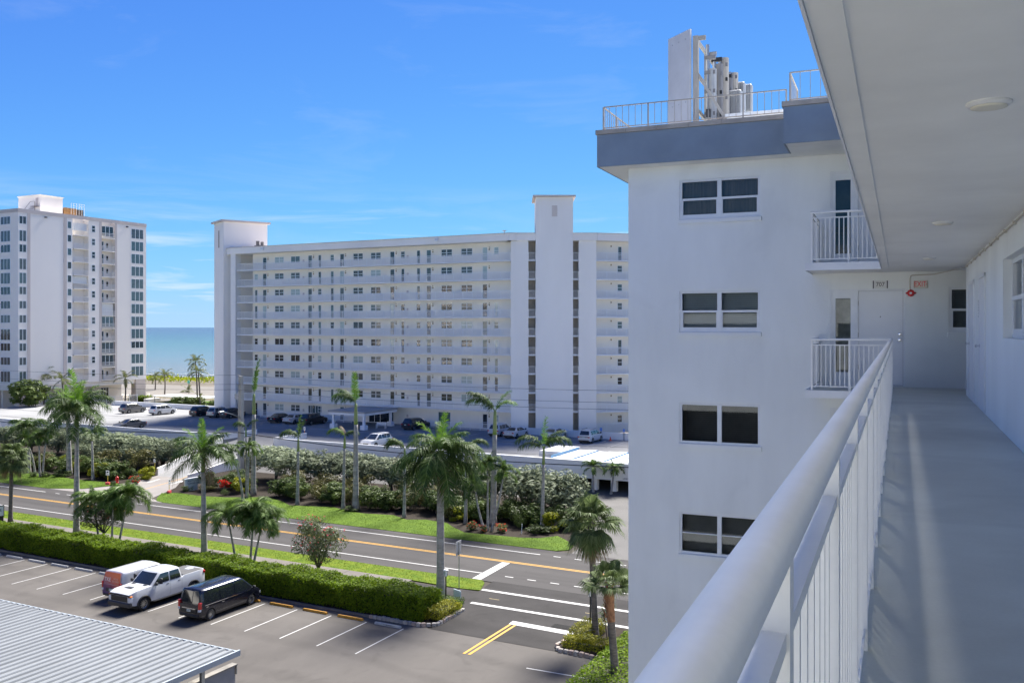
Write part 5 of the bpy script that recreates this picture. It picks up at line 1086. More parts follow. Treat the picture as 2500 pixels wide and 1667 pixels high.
# dune plants: nobody could count them
q = MB(); rr = random.Random(77)
for i in range(9000):
    x = -330+rr.random()*300; y = rr.uniform(191,206); z = 1.75+rr.uniform(0,.75)*(1+.4*math.sin(x*.3)); s_ = rr.uniform(.15,.42); a = rr.random()*6.28
    q.add([(x-s_*math.cos(a),y-s_*math.sin(a),z-.2),(x+s_*math.cos(a),y+s_*math.sin(a),z-.1),(x+s_*.3,y,z+s_)],[(0,1,2)])
tag(q.build('dune_plants',L_dune),'bright yellow-green dune plants along the beach','plants',kind='stuff')
# long clipped hedge between car park and sidewalk
def hedge(name, x0, x1, y0, y1, h, label, n, seed, m=L_hedge, leaf=.125, hb=None):
    T_ = thing(name,((x0+x1)/2,(y0+y1)/2,0),label,'hedge'); rr = random.Random(seed)
    def bump(x): return .10*math.sin(x*.9)+.07*math.sin(x*2.3+1)+.05*math.sin(x*5.1)
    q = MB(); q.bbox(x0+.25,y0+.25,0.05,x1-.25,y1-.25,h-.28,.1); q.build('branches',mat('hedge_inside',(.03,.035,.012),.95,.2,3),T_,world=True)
    q = MB(); per = [(h*1.05,'f'),(h*.9,'b'),(y1-y0+.3,'t')]; tot = sum(p for p,_ in per); Lx = x1-x0; pend = 2*(y1-y0)*h/(2*(y1-y0)*h+tot*Lx)
    for i in range(n):
        r_ = rr.random()*tot; x = rr.uniform(x0,x1); dz = bump(x)
        end = rr.random()
        if end < pend: x = rr.choice((x0,x1)); y = rr.uniform(y0,y1); z = rr.uniform(.1,h); nn = Vector((-1 if x == x0 else 1,0,.25))
        elif r_ < per[0][0]: z = rr.uniform(.12,h); y = y0+.10*math.sin(x*1.7+z*2)+(.25*((z/h)**4)); nn = Vector((0,-1,.3))
        elif r_ < per[0][0]+per[1][0]: z = rr.uniform(.1,h); y = y1-.2*((z/h)**4); nn = Vector((0,1,.3))
        else: y = rr.uniform(y0+.1,y1-.1); z = h+dz+.06*math.sin(y*4); nn = Vector((0,0,1))
        z = min(z,h+dz); jit = rr.uniform(-.16,.12); nn.normalize(); p = Vector((x,y,z))+nn*jit
        d = (nn+Vector((rr.uniform(-.9,.9),rr.uniform(-.9,.9),rr.uniform(-.4,.8)))).normalized(); u = d.orthogonal().normalized(); u = Matrix.Rotation(rr.random()*6.28,3,d) @ u; v_ = d.cross(u); s_ = leaf*rr.uniform(.6,1.25)
        q.add([p-u*s_*.2,p+v_*s_*.34+u*s_*.3,p+u*s_,p-v_*s_*.34+u*s_*.3],[(0,1,2,3)])
    q.build('foliage',m,T_,world=True); return T_
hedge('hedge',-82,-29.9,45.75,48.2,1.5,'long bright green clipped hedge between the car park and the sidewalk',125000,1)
hedge('hedge',-17.1,-13.5,34,46.4,1.35,'bright green hedge corner at the foot of the white wing',14000,2)
L_yl = leafmat('schefflera_leaf',(.12,.15,.012),(.36,.33,.03),.35)
for x0,x1,y0,y1,h,lab,sd,n in ((-29.9,-28.75,46.3,48.7,.75,'low yellow-green shrub row at the end of the long hedge',3,2600),(-20.5,-17.2,45.7,46.6,.6,'low yellow-green shrub row along the front of the planted island',4,3600),(-20.6,-19.4,46.7,49.2,.75,'yellow-green shrub mass beside the black lamp post in the planted island',5,3200),(-16.9,-13,47.0,49,.8,'green hedge behind the planted island',6,3500)):
    hedge('low_hedge',x0,x1,y0,y1,h,lab,n,sd,L_yl if 'yellow' in lab else L_hedge,.09)
hedge('low_hedge',-30.9,-29.3,48.75,50.0,.55,'low dark green shrub around the lamp post at the end of the hedge',2200,7,L_dark,.07)
q = MB(); q.prism([(-20.75,45.35),(-12,45.35),(-12,50.2),(-20.1,50.0),(-20.8,46.8)],-.03,.12); tag(q.build('planting_bed',mulch),kind='structure')
q = MB(); q.prism([(-82,45.5),(-29.35,45.5),(-28.85,46),(-28.9,49.1),(-30,48.2),(-82,48.2)],-.03,.03); tag(q.build('planting_bed',mulch),kind='structure')
# strap-leaved plant in the island
T_ = thing('dracaena',(-18.4,47.3,.1),'dark strap-leaved plant with bare canes behind the sabal trunk','plant'); q = MB(); rr = random.Random(6)
tops = []
for i in range(7):
    a = rr.random()*6.28; r_ = rr.uniform(.1,.5); h = rr.uniform(1.2,3.0); q.tube([(r_*.3*math.cos(a),r_*.3*math.sin(a),0),(r_*math.cos(a),r_*math.sin(a),h)],[.035,.025],6); tops.append((r_*math.cos(a),r_*math.sin(a),h))
q.build('cane',barkm,T_); q = MB()
for c in tops:
    for j in range(26):
        a = rr.random()*6.28; e_ = rr.uniform(-.4,1.2); l_ = rr.uniform(.35,.6); d = Vector((math.cos(a)*math.cos(e_),math.sin(a)*math.cos(e_),math.sin(e_))); s_ = Vector((-math.sin(a),math.cos(a),0))*.025; p = Vector(c)-Vector((0,0,rr.random()*.7))
        q.add([p-s_,p+s_,p+d*l_*.6+s_,p+d*l_*.6-s_,p+d*l_+Vector((0,0,-.1))],[(0,1,2,3),(3,2,4)])
q.build('foliage',L_dark,T_)
# ------------------------------------------------------------------ vehicles
def paint(name, c, metal=0, rough=.3): return mat('paint_'+name,c,rough,.03,2,metal=metal,coat=.5,obj=True)
carglass = mat('car_glass',(.02,.025,.028),.03,0,spec=1.0)
def interp(pr,x):
    if x <= pr[0][0]: return pr[0][1]
    for (a,za),(b_,zb) in zip(pr,pr[1:]):
        if x <= b_:
            t_ = (x-a)/(b_-a) if b_ > a else 0; return za+(zb-za)*t_
    return pr[-1][1]
def wheel_mesh(r_,w_):
    t_ = MB(); t_.lathe([(r_*.62,-w_/2),(r_*.93,-w_/2),(r_,-w_*.36),(r_,w_*.36),(r_*.93,w_/2),(r_*.62,w_/2)],22,cap=False)
    m = MB(); m.lathe([(r_*.60,-w_*.3),(r_*.635,-w_*.42),(r_*.66,-w_*.46),(r_*.64,w_*.46),(r_*.60,w_*.42),(r_*.57,w_*.12)],22,cap=False); m.lathe([(r_*.17,w_*.1),(r_*.16,w_*.36),(.02,w_*.38)],12)
    for i in range(10):
        a = math.pi*2*i/10; m.M = Matrix.Rotation(a,4,'Z'); m.box(r_*.12,-r_*.045,w_*.14,r_*.60,r_*.045,w_*.34)
    dk = MB(); dk.lathe([(r_*.62,w_*.05),(r_*.62,w_*.08)],18)
    return t_.mesh('tyre',rubber,True),m.mesh('rim',rimm),dk.mesh('hub_shade',blackplastic)
WH = {}
def vehicle(name, loc, rot, label, cat, L_, W_, prof, gh, body, wheels, wr=.34, ww=.23, sill=.27, group=None, side=(), rear=True, front=True, roofm=None, trim=blackplastic, tail='side', plate=None, windm=carglass, mirrors=True, archtrim=False, stripe=None):
    """prof: belt line [(y,z)] from rear (-) to front (+); gh: (base rear y, base front y, roof rear y, roof front y, roof z, base half width, roof half width); side: window spans in base y"""
    T_ = thing(name,loc,label,cat,group,rot); h = L_/2
    ys = sorted({*[-h+L_*i/44 for i in range(45)],*[y+wr*1.16*c for y in wheels for c in (-1,-.999,-.97,-.9,-.75,-.5,0,.5,.75,.9,.97,.999,1)]}); Ra = wr*1.16
    ys = [y for y in ys if -h <= y <= h]; K = 7
    def plan(y): e_ = max(0,(abs(y)-(h-.55))/.55); return 1-.13*e_**2.2
    def hw(y,z): return W_/2*plan(y)*(1-.10*max(0,(z-.72)/.6)**1.6-.05*max(0,(.5-z)/.25)**2)
    q = MB(); G = {}
    for i,y in enumerate(ys):
        zl = sill
        e_ = max(0,(abs(y)-(h-.35))/.35); zl += .10*e_
        for yw in wheels:
            if abs(y-yw) < Ra: zl = max(zl,wr+math.sqrt(max(0,Ra*Ra-(y-yw)**2)))
        zt = interp(prof,y)
        for sd in (-1,1):
            for k in range(K): z = zl+(zt-zl)*k/(K-1); G[(i,sd,k)] = len(q.v); q.v.append((sd*hw(y,z),y,z))
        for k in range(1,5):
            f = -1+2*k/5; x = f*hw(y,zt); G[(i,'t',k)] = len(q.v); q.v.append((x,y,zt+.045*(1-f*f)*(1-.5*e_)))
    def F(*a): q.f.append(a); q.m.append(0)
    for i in range(len(ys)-1):
        for k in range(K-1):
            F(G[(i,1,k)],G[(i+1,1,k)],G[(i+1,1,k+1)],G[(i,1,k+1)]); F(G[(i,-1,k)],G[(i,-1,k+1)],G[(i+1,-1,k+1)],G[(i+1,-1,k)])
        tp = [(-1,K-1),('t',1),('t',2),('t',3),('t',4),(1,K-1)]
        for a,b_ in zip(tp,tp[1:]): F(G[(i,*a)],G[(i,*b_)],G[(i+1,*b_)],G[(i+1,*a)])
    for i in (0,len(ys)-1):
        for k in range(K-1):
            r_ = (G[(i,-1,k)],G[(i,1,k)],G[(i,1,k+1)],G[(i,-1,k+1)]); F(*(r_ if i == 0 else r_[::-1]))
        c = [G[(i,-1,K-1)],G[(i,1,K-1)],G[(i,'t',4)],G[(i,'t',3)],G[(i,'t',2)],G[(i,'t',1)]]; F(*(c if i == 0 else c[::-1]))
    o = q.build('body',body,T_); smooth_by_angle(o,38)
    u = MB(); u.box(-W_*.42,-h+.25,sill-.07,W_*.42,h-.25,sill+.12)
    for yw in wheels: u.box(-W_*.455,yw-Ra*.98,.18,W_*.455,yw+Ra*.98,wr+Ra*.8)
    u.build('underbody',blackplastic,T_)
    # greenhouse
    br,bf,rr_,rf,zr_,hb,hr = gh; zb0 = min(interp(prof,br+.05),interp(prof,bf-.05))-.03
    def edge(t_): 
        e_ = 1-(1-t_)**1.15; return br+(rr_-br)*t_, bf+(rf-bf)*t_, zb0+(zr_-zb0)*t_, hb+(hr-hb)*(t_**1.3)
    q = MB(); rings = []
    lev = [0,.25,.5,.75,.92,1.0]
    for t_ in lev:
        a,b_,z,x = edge(t_); ins = .0 if t_ < 1 else .07; pts = []
        for i in range(9): y = a+.06+(b_-a-.12)*i/8; pts.append((x-ins,y,z))
        for i in range(7): f = 1-2*i/6; pts.append((f*(x-ins)*.94,b_+.09*(1-f*f)-ins*.6,z))
        for i in range(9): y = b_-.06-(b_-a-.12)*i/8; pts.append((-x+ins,y,z))
        for i in range(7): f = -1+2*i/6; pts.append((f*(x-ins)*.94,a-.05*(1-f*f)+ins*.6,z))
        rings.append(pts)
    n = len(rings[0])
    for j,rg in enumerate(rings): q.v += rg
    for j in range(len(rings)-1):
        for i in range(n): F2_ = (j*n+i,j*n+(i+1)%n,(j+1)*n+(i+1)%n,(j+1)*n+i); q.f.append(F2_); q.m.append(0)
    a,b_,z,x = edge(1.0); base = len(q.v)
    nx,ny = 5,7; idx = {}
    top = rings[-1]
    for i in range(9):
        l_ = (len(lev)-1)*n+i; r2 = (len(lev)-1)*n+16+8-i; row = [l_]
        for k in range(1,4):
            f = k/4; X = top[i][0]*(1-2*f); q.v.append((X,top[i][1],z+.05*(1-(1-2*f)**2))); row.append(len(q.v)-1)
        row.append(r2); idx[i] = row
    for i in range(8):
        for k in range(4): q.f.append((idx[i][k],idx[i+1][k],idx[i+1][k+1],idx[i][k+1])); q.m.append(0)
    fb = (len(lev)-1)*n
    q.f.append(tuple([fb+8+j for j in range(0,9)]+idx[8][1:4][::-1])); q.m.append(0)
    q.f.append(tuple([fb+24+j for j in range(0,8)]+[fb]+idx[0][1:4])); q.m.append(0)
    o = q.build('roof',roofm or body,T_); smooth_by_angle(o,50)
    def gpt(kind,f,t_,off=.012):
        a,b_,z,x = edge(t_)
        if kind == 'f': return (f*x*.94,b_+.09*(1-f*f)+off,z+off*.5)
        if kind == 'r': return (f*x*.94,a-.05*(1-f*f)-off,z+off*.5)
        if kind == 's': return (x+off,f,z)
        return (-x-off,f,z)
    def panel(kind,f0,f1,t0,t1,nm='window',m=windm,nseg=6):
        p_ = MB(); V = []
        for j in range(4):
            t_ = t0+(t1-t0)*j/3
            for i in range(nseg+1): V.append(gpt(kind,f0+(f1-f0)*i/nseg,t_))
        p_.add(V,[(j*(nseg+1)+i,j*(nseg+1)+i+1,(j+1)*(nseg+1)+i+1,(j+1)*(nseg+1)+i) for j in range(3) for i in range(nseg)])
        return p_.build(nm,m,T_,smooth=True)
    panel('f',-.9,.9,.10,.93,'windscreen')
    if rear: panel('r',-.86,.86,.16,.90,'rear_window')
    for k in ('s','p'):
        for (y0,y1) in side:
            p_ = MB(); V = []
            for j in range(5):
                t_ = .12+.76*j/4; a,b_,z,x = edge(t_); lo,hi = max(y0,a+.12),min(y1,b_-.10)
                V += [gpt(k,lo,t_),gpt(k,max(hi,lo+.02),t_)]
            p_.add(V,[(2*j,2*j+1,2*j+3,2*j+2) for j in range(4)]); p_.build('side_window',windm,T_)
    # wheels
    key = (wr,ww)
    if key not in WH: WH[key] = wheel_mesh(wr,ww)
    ty,ri,dk = WH[key]
    for yw in wheels:
        for sd in (-1,1):
            wo = put('wheel',ty,T_,(sd*(W_/2-ww*.52),yw,wr),(0,R(90*sd),0)); put('rim',ri,wo); put('hub_shade',dk,wo)
    zf = interp(prof,h-.05); zt_ = interp(prof,-h+.05)
    if archtrim:
        for yw in wheels:
            for sd in (-1,1):
                p_ = MB(); pts = [(sd*(hw(yw,.7)+.012),yw+Ra*1.04*math.cos(g_),wr+Ra*1.04*math.sin(g_)) for g_ in [math.pi*i/12 for i in range(13)]]; p_.tube(pts,.045,5); p_.build('arch_trim',trim,T_)
    # lamps, bumpers, plates
    for sd in (-1,1):
        if front is True: p_ = MB(); p_.bbox(sd*W_*.36-.19,h-.16,zf-.22,sd*W_*.36+.19,h-.02,zf-.07,.03); p_.build('headlight',lens,T_)
        if tail == 'side': p_ = MB(); p_.bbox(sd*W_*.385-.16,-h-.015,zt_-.24,sd*W_*.385+.12,-h+.14,zt_-.08,.03); p_.build('tail_light',redlens,T_)
        elif tail == 'tall': p_ = MB(); p_.bbox(sd*W_*.425-.09,-h-.03,.82,sd*W_*.425+.07,-h+.2,1.22,.03); p_.build('tail_light',redlens,T_); p_ = MB(); p_.bbox(sd*W_*.425-.088,-h-.034,.68,sd*W_*.425+.068,-h+.18,.82,.02); p_.build('reversing_light',lens,T_)
        if mirrors: p_ = MB(); ym = bf-.28; p_.bbox(sd*(hb+.16)-.11,ym-.06,zb0+.08,sd*(hb+.16)+.11,ym+.06,zb0+.26,.03); p_.box(min(sd*hb*.96,sd*(hb+.1)),ym-.03,zb0+.08,max(sd*hb*.96,sd*(hb+.1)),ym+.03,zb0+.13); p_.build('mirror',trim,T_)
        dh = MB()
        for (y0,y1) in side[:2]: dh.box(sd*(hw((y0+y1)/2,zb0-.1))-.015,min(y0,y1)+.05,zb0-.10,sd*(hw((y0+y1)/2,zb0-.1))+.02,min(y0,y1)+.24,zb0-.07)
        if side: dh.build('door_handle',trim if body is not MATS.get('paint_black') else chrome,T_)
        sm_ = MB()
        for (y0,y1) in side[:2]:
            xx = sd*(hw(y0,.7)+.001); sm_.box(min(xx,xx-sd*.004),y0-.03,sill+.1,max(xx,xx+sd*.0015),y0-.02,zb0-.02)
        if side: sm_.build('door_seam',blackplastic,T_)
    p_ = MB(); p_.bbox(-W_*.40,-h-.04,sill+.05,W_*.40,-h+.14,sill+.2,.03); p_.build('rear_bumper',trim,T_)
    p_ = MB(); p_.bbox(-W_*.40,h-.14,sill+.05,W_*.40,h+.03,sill+.2,.03); p_.build('front_bumper',trim,T_)
    if front is True: p_ = MB(); p_.bbox(-W_*.22,h-.08,zf-.24,W_*.22,h+.012,zf-.09,.02); p_.build('grille',blackplastic,T_)
    p_ = MB(); zp = plate if plate else zt_-.3; p_.box(-.155,-h-.05,zp,.155,-h-.02,zp+.15); p_.build('number_plate',platem,T_)
    if stripe: p_ = MB(); [p_.bar((sd*(hw(-h*.8,zb0)+.006),-h+.35,zb0+.02),(sd*(hw(0,zb0)+.02),bf-.5,zb0+.02),.012,.03) for sd in (-1,1)]; p_.build('trim_strip',chrome,T_)
    return T_
white = paint('white',(.50,.51,.525)); black = paint('black',(.012,.013,.022),0,.22); grey = paint('grey',(.17,.165,.16),.4); darkc = paint('charcoal',(.04,.038,.038),.3); silver = paint('silver',(.42,.42,.41),.5); pearl = paint('pearl',(.66,.66,.65))
# near car park: black passenger van, white pickup, wrapped service van
V1 = vehicle('passenger_van',(-42.3,42.25,0),0,'black passenger van parked nose to the hedge','van',5.15,1.93,[(-2.58,1.02),(1.55,1.06),(1.75,1.05),(2.35,.92),(2.58,.72)],(-2.50,2.05,-2.34,.95,1.88,.905,.78),black,(-1.78,1.62),.34,.24,side=[(-2.2,-1.0),(-.92,.22),(.3,1.75)],tail='tall',plate=.62,stripe=True)
q = MB(); q.box(-.55,-2.625,.80,.55,-2.585,.84); q.build('chrome_bar',chrome,V1); q = MB(); q.box(-.62,-2.61,.57,.62,-2.59,.79); q.build('plate_recess',blackplastic,V1)
put('lettering',text_mesh('FLORIDA',.05,blackplastic,thick=.001),V1,(0,-2.632,.70),(R(90),0,0))
V2 = vehicle('pickup_truck',(-47.45,41.98,0),R(180),'white crew cab pickup truck with dark bed cover backed up to the hedge','truck',6.1,2.06,[(-3.05,1.42),(-1.2,1.40),(-1.15,1.32),(1.05,1.32),(1.25,1.36),(2.6,1.30),(3.05,1.18)],(-1.12,1.45,-.92,.62,2.02,.93,.80),white,(-1.95,2.05),.42,.28,.45,side=[(-.95,-.1),(.0,1.15)],front=False,plate=.72,archtrim=True)
q = MB(); q.bbox(-.84,-2.9,1.425,.84,-1.22,1.455,.02); q.build('bed_cover',mat('bed_cover_vinyl',(.07,.07,.072),.7,.12,3,obj=True),V2)
q = MB(); q.box(-.72,3.0,.72,.72,3.06,1.06); q.build('grille',blackplastic,V2)
q = MB(); q.box(-.93,2.99,1.08,.93,3.05,1.15); q.build('grille_bar',mat('grille_grey',(.10,.10,.105),.4,0),V2)
q = MB(); q.bbox(-.98,2.86,.42,.98,3.14,.70,.06); q.build('front_bumper',mat('bumper_dark',(.04,.04,.042),.45,.1,3),V2)
for sd in (-1,1):
    q = MB(); q.bbox(sd*.86-.13,2.84,.74,sd*.86+.10,3.055,1.0,.03); q.build('headlight',lens,V2)
    q = MB(); q.bbox(sd*.86-.13,2.86,1.03,sd*.86+.11,3.05,1.10,.02); q.build('indicator',amber,V2)
    q = MB(); q.tube([(sd*1.0,-.95,.42),(sd*1.02,-.8,.40),(sd*1.02,1.2,.40),(sd*1.0,1.35,.42)],.055,6); q.build('running_board',blackplastic,V2)
    q = MB(); q.bbox(sd*1.16-.10,.78,1.40,sd*1.16+.12,.92,1.74,.03); q.bar((sd*.92,.95,1.44),(sd*1.1,.86,1.5),.06); q.build('tow_mirror',blackplastic,V2)
    q = MB(); q.box(sd*.5-.13,1.35,1.375,sd*.5+.13,1.62,1.40); q.build('cowl_vent',blackplastic,V2)
q = MB(); q.prism([(-.26,2.12),(.26,2.12),(.30,2.42),(-.30,2.42)],1.355,1.385); q.build('hood_scoop',blackplastic,V2)
wrap = bpy.data.materials.new('vehicle_wrap'); wrap.use_nodes = True; t = wrap.node_tree; pb = t.nodes['Principled BSDF']; pb.inputs['Roughness'].default_value = .3; pb.inputs['Coat Weight'].default_value = .15
tcn = t.nodes.new('ShaderNodeTexCoord'); sxx = t.nodes.new('ShaderNodeSeparateXYZ'); t.links.new(tcn.outputs['Object'],sxx.inputs[0])
mad = t.nodes.new('ShaderNodeMath'); mad.operation = 'MULTIPLY_ADD'; mad.inputs[1].default_value = .45; t.links.new(sxx.outputs[0],mad.inputs[0]); t.links.new(sxx.outputs[2],mad.inputs[2])
crp = t.nodes.new('ShaderNodeValToRGB'); e = crp.color_ramp.elements; e[0].position = .25; e[0].color = (.06,.02,.13,1); e[1].position = 1.0; e[1].color = (.70,.12,.018,1)
for p_,c_ in ((.48,(.24,.05,.12)),(.70,(.55,.075,.035))): qn = e.new(p_); qn.color = (*c_,1)
mrn = t.nodes.new('ShaderNodeMapRange'); mrn.inputs[1].default_value = 0.0; mrn.inputs[2].default_value = 1.9; t.links.new(mad.outputs[0],mrn.inputs[0]); t.links.new(mrn.outputs[0],crp.inputs[0]); t.links.new(crp.outputs[0],pb.inputs['Base Color'])
V3 = vehicle('service_van',(-49.9,42.7,0),0,'white service van with orange and purple rear doors, beside the white pickup','van',4.75,1.86,[(-2.37,1.05),(1.2,1.08),(1.5,1.06),(2.2,.95),(2.37,.75)],(-2.30,1.75,-2.14,.75,1.86,.885,.80),white,(-1.45,1.5),.33,.22,side=[(-.15,.62),(.72,1.5)],rear=False,tail='tall',plate=.66)
q = MB(); V = []
for (x,y,z) in ((-.80,-2.385,.40),(.80,-2.385,.40),(.84,-2.385,1.06),(-.84,-2.385,1.06)): V.append((x,y,z))
for (x,z) in ((.81,1.10),(.77,1.80)): pass
V += [(-.84,-2.365,1.06),(.84,-2.365,1.06),(.70,-2.22,1.82),(-.70,-2.22,1.82)]
q.add(V,[(0,1,2,3),(4,5,6,7)]); q.add([(x,y,z) for x,y,z in ((-.84,-2.385,1.06),(.84,-2.385,1.06),(.84,-2.365,1.06),(-.84,-2.365,1.06))],[(0,1,2,3)])
rd_ = q.build('rear_door',wrap,V3)
q = MB(); q.box(-.004,-2.40,.42,.004,-2.38,1.06); q.build('door_gap',blackplastic,V3); q = MB(); q.box(-.45,-2.40,.62,.5,-2.387,.84); q.build('plate_recess',blackplastic,V3)
wl = mat('wrap_white',(.8,.78,.76),.4,0)
put('lettering',text_mesh('TKE',.34,wl,thick=.002,sx=1.0),V3,(-.38,-2.335,1.36),(R(80),0,0)); put('lettering',text_mesh('MOVE\nBEYOND',.15,mat('wrap_pink',(.75,.45,.36),.4,0),thick=.002),V3,(.36,-2.335,1.36),(R(80),0,0))
put('lettering',text_mesh('TKE',.38,mat('tke_red',(.42,.03,.06),.4,0),thick=.002),V3,(.905,-1.0,1.36),(R(84),0,R(90)))
# cars on the parking deck
def suv(loc,rot,lab,m,name='suv',k=1.0): return vehicle(name,loc,rot,lab,'car',4.55*k,1.86,[(-2.27*k,1.02),(-1.9,1.06),(1.0,1.04),(1.3,1.03),(2.0,.93),(2.27*k,.72)],(-2.1*k,1.35,-1.75*k,.35,1.68,.86,.66),m,(-1.36*k,1.38*k),.35,.24,side=[(-1.75,-1.05),(-.98,-.06),(.02,1.1)],group='cars parked on the deck',tail='side')
def sedan(loc,rot,lab,m): return vehicle('sedan',loc,rot,lab,'car',4.75,1.83,[(-2.37,.95),(-1.75,1.02),(-1.5,1.0),(1.0,.97),(1.2,.96),(2.0,.84),(2.37,.65)],(-1.80,1.30,-.95,.30,1.44,.84,.62),m,(-1.42,1.42),.33,.22,side=[(-1.15,-.48),(-.42,.98)],group='cars parked on the deck')
dz = 2.403
suv((-135.0,113.6,dz),R(-4),'grey compact SUV at the far left of the parking deck',grey)
suv((-127.8,113.9,dz),R(-4),'white compact SUV beside the low white wall at the left of the parking deck',pearl)
sedan((-113.9,95.3,dz),R(176),'grey sedan parked against the front parapet, left of the ramp',grey)
suv((-119.6,115.2,dz),R(0),'dark SUV in the row before the pale stair tower, left one',darkc); suv((-115.4,115.0,dz),0,'silver hatchback in the row before the pale stair tower, middle one',silver); suv((-112.4,114.9,dz),0,'charcoal SUV in the row before the pale stair tower, right one',darkc)
sedan((-100.3,113.2,dz),0,'black sedan with red tail lights left of the white sedan on the deck',black); sedan((-97.2,113.2,dz),0,'white sedan between the black sedan and the black SUV on the deck',white); suv((-93.9,113.4,dz),R(-4),'black SUV right of the white sedan, behind the slim two-frond palm',darkc,k=1.05)
suv((-68.9,95.6,dz),R(178),'white crossover parked facing the front parapet, right of the ramp',pearl); suv((-75.6,114.8,dz),R(-10),'black SUV behind the palms right of the porch',black)
suv((-60.6,113.6,dz),0,'white hatchback behind the V-crowned royal palm trunk',white); sedan((-57.75,112.8,dz),0,'white sedan right of the V-crowned royal palm trunk',white); sedan((-52.2,113.6,dz),0,'white sedan half hidden by the upright-frond palm',white); S_ = suv((-46.55,112.7,dz),0,'boxy white SUV with roof rails parked alone at the right of the deck',white,k=1.05)
q = MB(); [q.bar((x,-1.6,1.76),(x,.3,1.76),.04,.05) for x in (-.6,.6)]; q.build('roof_rail',blackplastic,S_)
q = MB(); q.box(-.8,-2.42,.86,.8,-2.38,.92); q.build('light_bar',blackplastic,S_)
# white wrapped bundles on the deck
wrapm = mat('white_wrap',(.55,.56,.58),.5,.05,2.5,.25,6); bluem = mat('blue_strap',(.16,.36,.55),.5,.05,3)
xx = -45.9
for i in range(10):
    lab = ('raised white wrapped bundle on the deck, first from the left' if i == 0 else 'flat white wrapped bundle with blue edges, right of the raised bundle')
    t_ = thing('wrapped_bundle',(xx+.6,96.4,dz),lab,'bundle',None if i == 0 else 'wrapped bundles on the deck'); q = MB(); hh = .95 if i == 0 else .62+.05*(i%3)
    w_ = 2.9 if i == 0 else 1.16
    q.bbox(-.58,-3.9 if i else -1.0,0,-.58+w_,3.9 if i else 4.4,hh,.06); q.build('wrap',wrapm,t_)
    q = MB(); q.box(-.58+w_+.002,-3.9,0,-.58+w_+.04,3.9,hh+.004); q.build('blue_edge',bluem,t_)
    xx += w_+.09
# ------------------------------------------------------------------ wheel stops, edging stones
ws = MB(); V = []
for x in (-.92,.92):
    for y,z in ((-.09,0),(.09,0),(.07,.09),(.045,.13),(-.045,.13),(-.07,.09)): V.append((x*(1 if z < .1 else .975),y,z))
ws.add(V,[(5,4,3,2,1,0),(6,7,8,9,10,11)]+[(i,(i+1)%6,6+(i+1)%6,6+i) for i in range(6)])
wsw = ws.mesh('wheel_stop_white',mat('stop_white',(.40,.40,.39),.8,.12,4,.15,30)); wsy = ws.mesh('wheel_stop_yellow',stopyellow)
ORD = ['first','second','third','fourth','fifth','sixth']
for i in range(6): tag(put('wheel_stop',wsw,None,(-71.1+2.62*(i+1)+.05,44.5,0)),'white concrete wheel stop before the hedge, %s from the left edge'%ORD[i],'wheel stop','white wheel stops')
for i,x in enumerate((-42.2,-39.5,-36.8,-34.1)):
    o = tag(put('wheel_stop',wsy,None,(x,44.6,0)),'orange-yellow wheel stop before the hedge, %s right of the black van'%ORD[i] if i else 'orange-yellow wheel stop at the nose of the black van','wheel stop','orange wheel stops')
    put('lettering',text_mesh(('17','18','19','21')[i],.13,blackplastic,thick=.001),o,(.55,-.082,.07),(R(75),0,0))
o = tag(put('wheel_stop',wsw,None,(-31.27,44.5,0)),'white wheel stop lettered NO PARKING at the end of the hedge','wheel stop'); put('lettering',text_mesh('NO PARKING',.10,blackplastic,thick=.001),o,(0,-.082,.075),(R(75),0,0))
bm = MB(); bm.bbox(-.135,-.10,0,.135,.10,.20,.03)
stn = [bm.mesh('edging_stone_%d'%i,mat('stone_%d'%i,c_,.95,.15,8,.5,20,obj=True)) for i,c_ in enumerate(((.36,.34,.32),(.42,.33,.28),(.31,.30,.295),(.44,.40,.36)))]
def edging(pts, label, seed):
    T_ = thing('stone_edging',(pts[0][0],pts[0][1],0),label,'edging'); rr = random.Random(seed)
    for (a,b_) in zip(pts,pts[1:]):
        a = Vector(a); b_ = Vector(b_); n = max(1,int((b_-a).length/.285)); ang = math.atan2(b_.y-a.y,b_.x-a.x)
        for i in range(n):
            c = a+(b_-a)*(i+.5)/n; put('stone',rr.choice(stn),T_,(c.x-pts[0][0]+rr.uniform(-.015,.015),c.y-pts[0][1]+rr.uniform(-.015,.015),-.01),(rr.uniform(-.04,.04),rr.uniform(-.04,.04),ang+rr.uniform(-.09,.09)),(rr.uniform(.92,1.04),rr.uniform(.9,1.15),rr.uniform(.85,1.15)))
edging([(-33.2,45.28),(-29.5,45.3),(-28.72,45.85),(-28.78,49.1)],'row of rough grey and pink edging stones round the end of the long hedge',1)
edging([(-20.75,47.1),(-21.0,46.0),(-20.6,45.28),(-17.2,45.15)],'row of rough pale edging stones round the planted island',2)
q = MB(); q.box(-82,45.3,-.02,-33.3,45.45,.11); tag(q.build('kerb',kerbm),kind='structure')
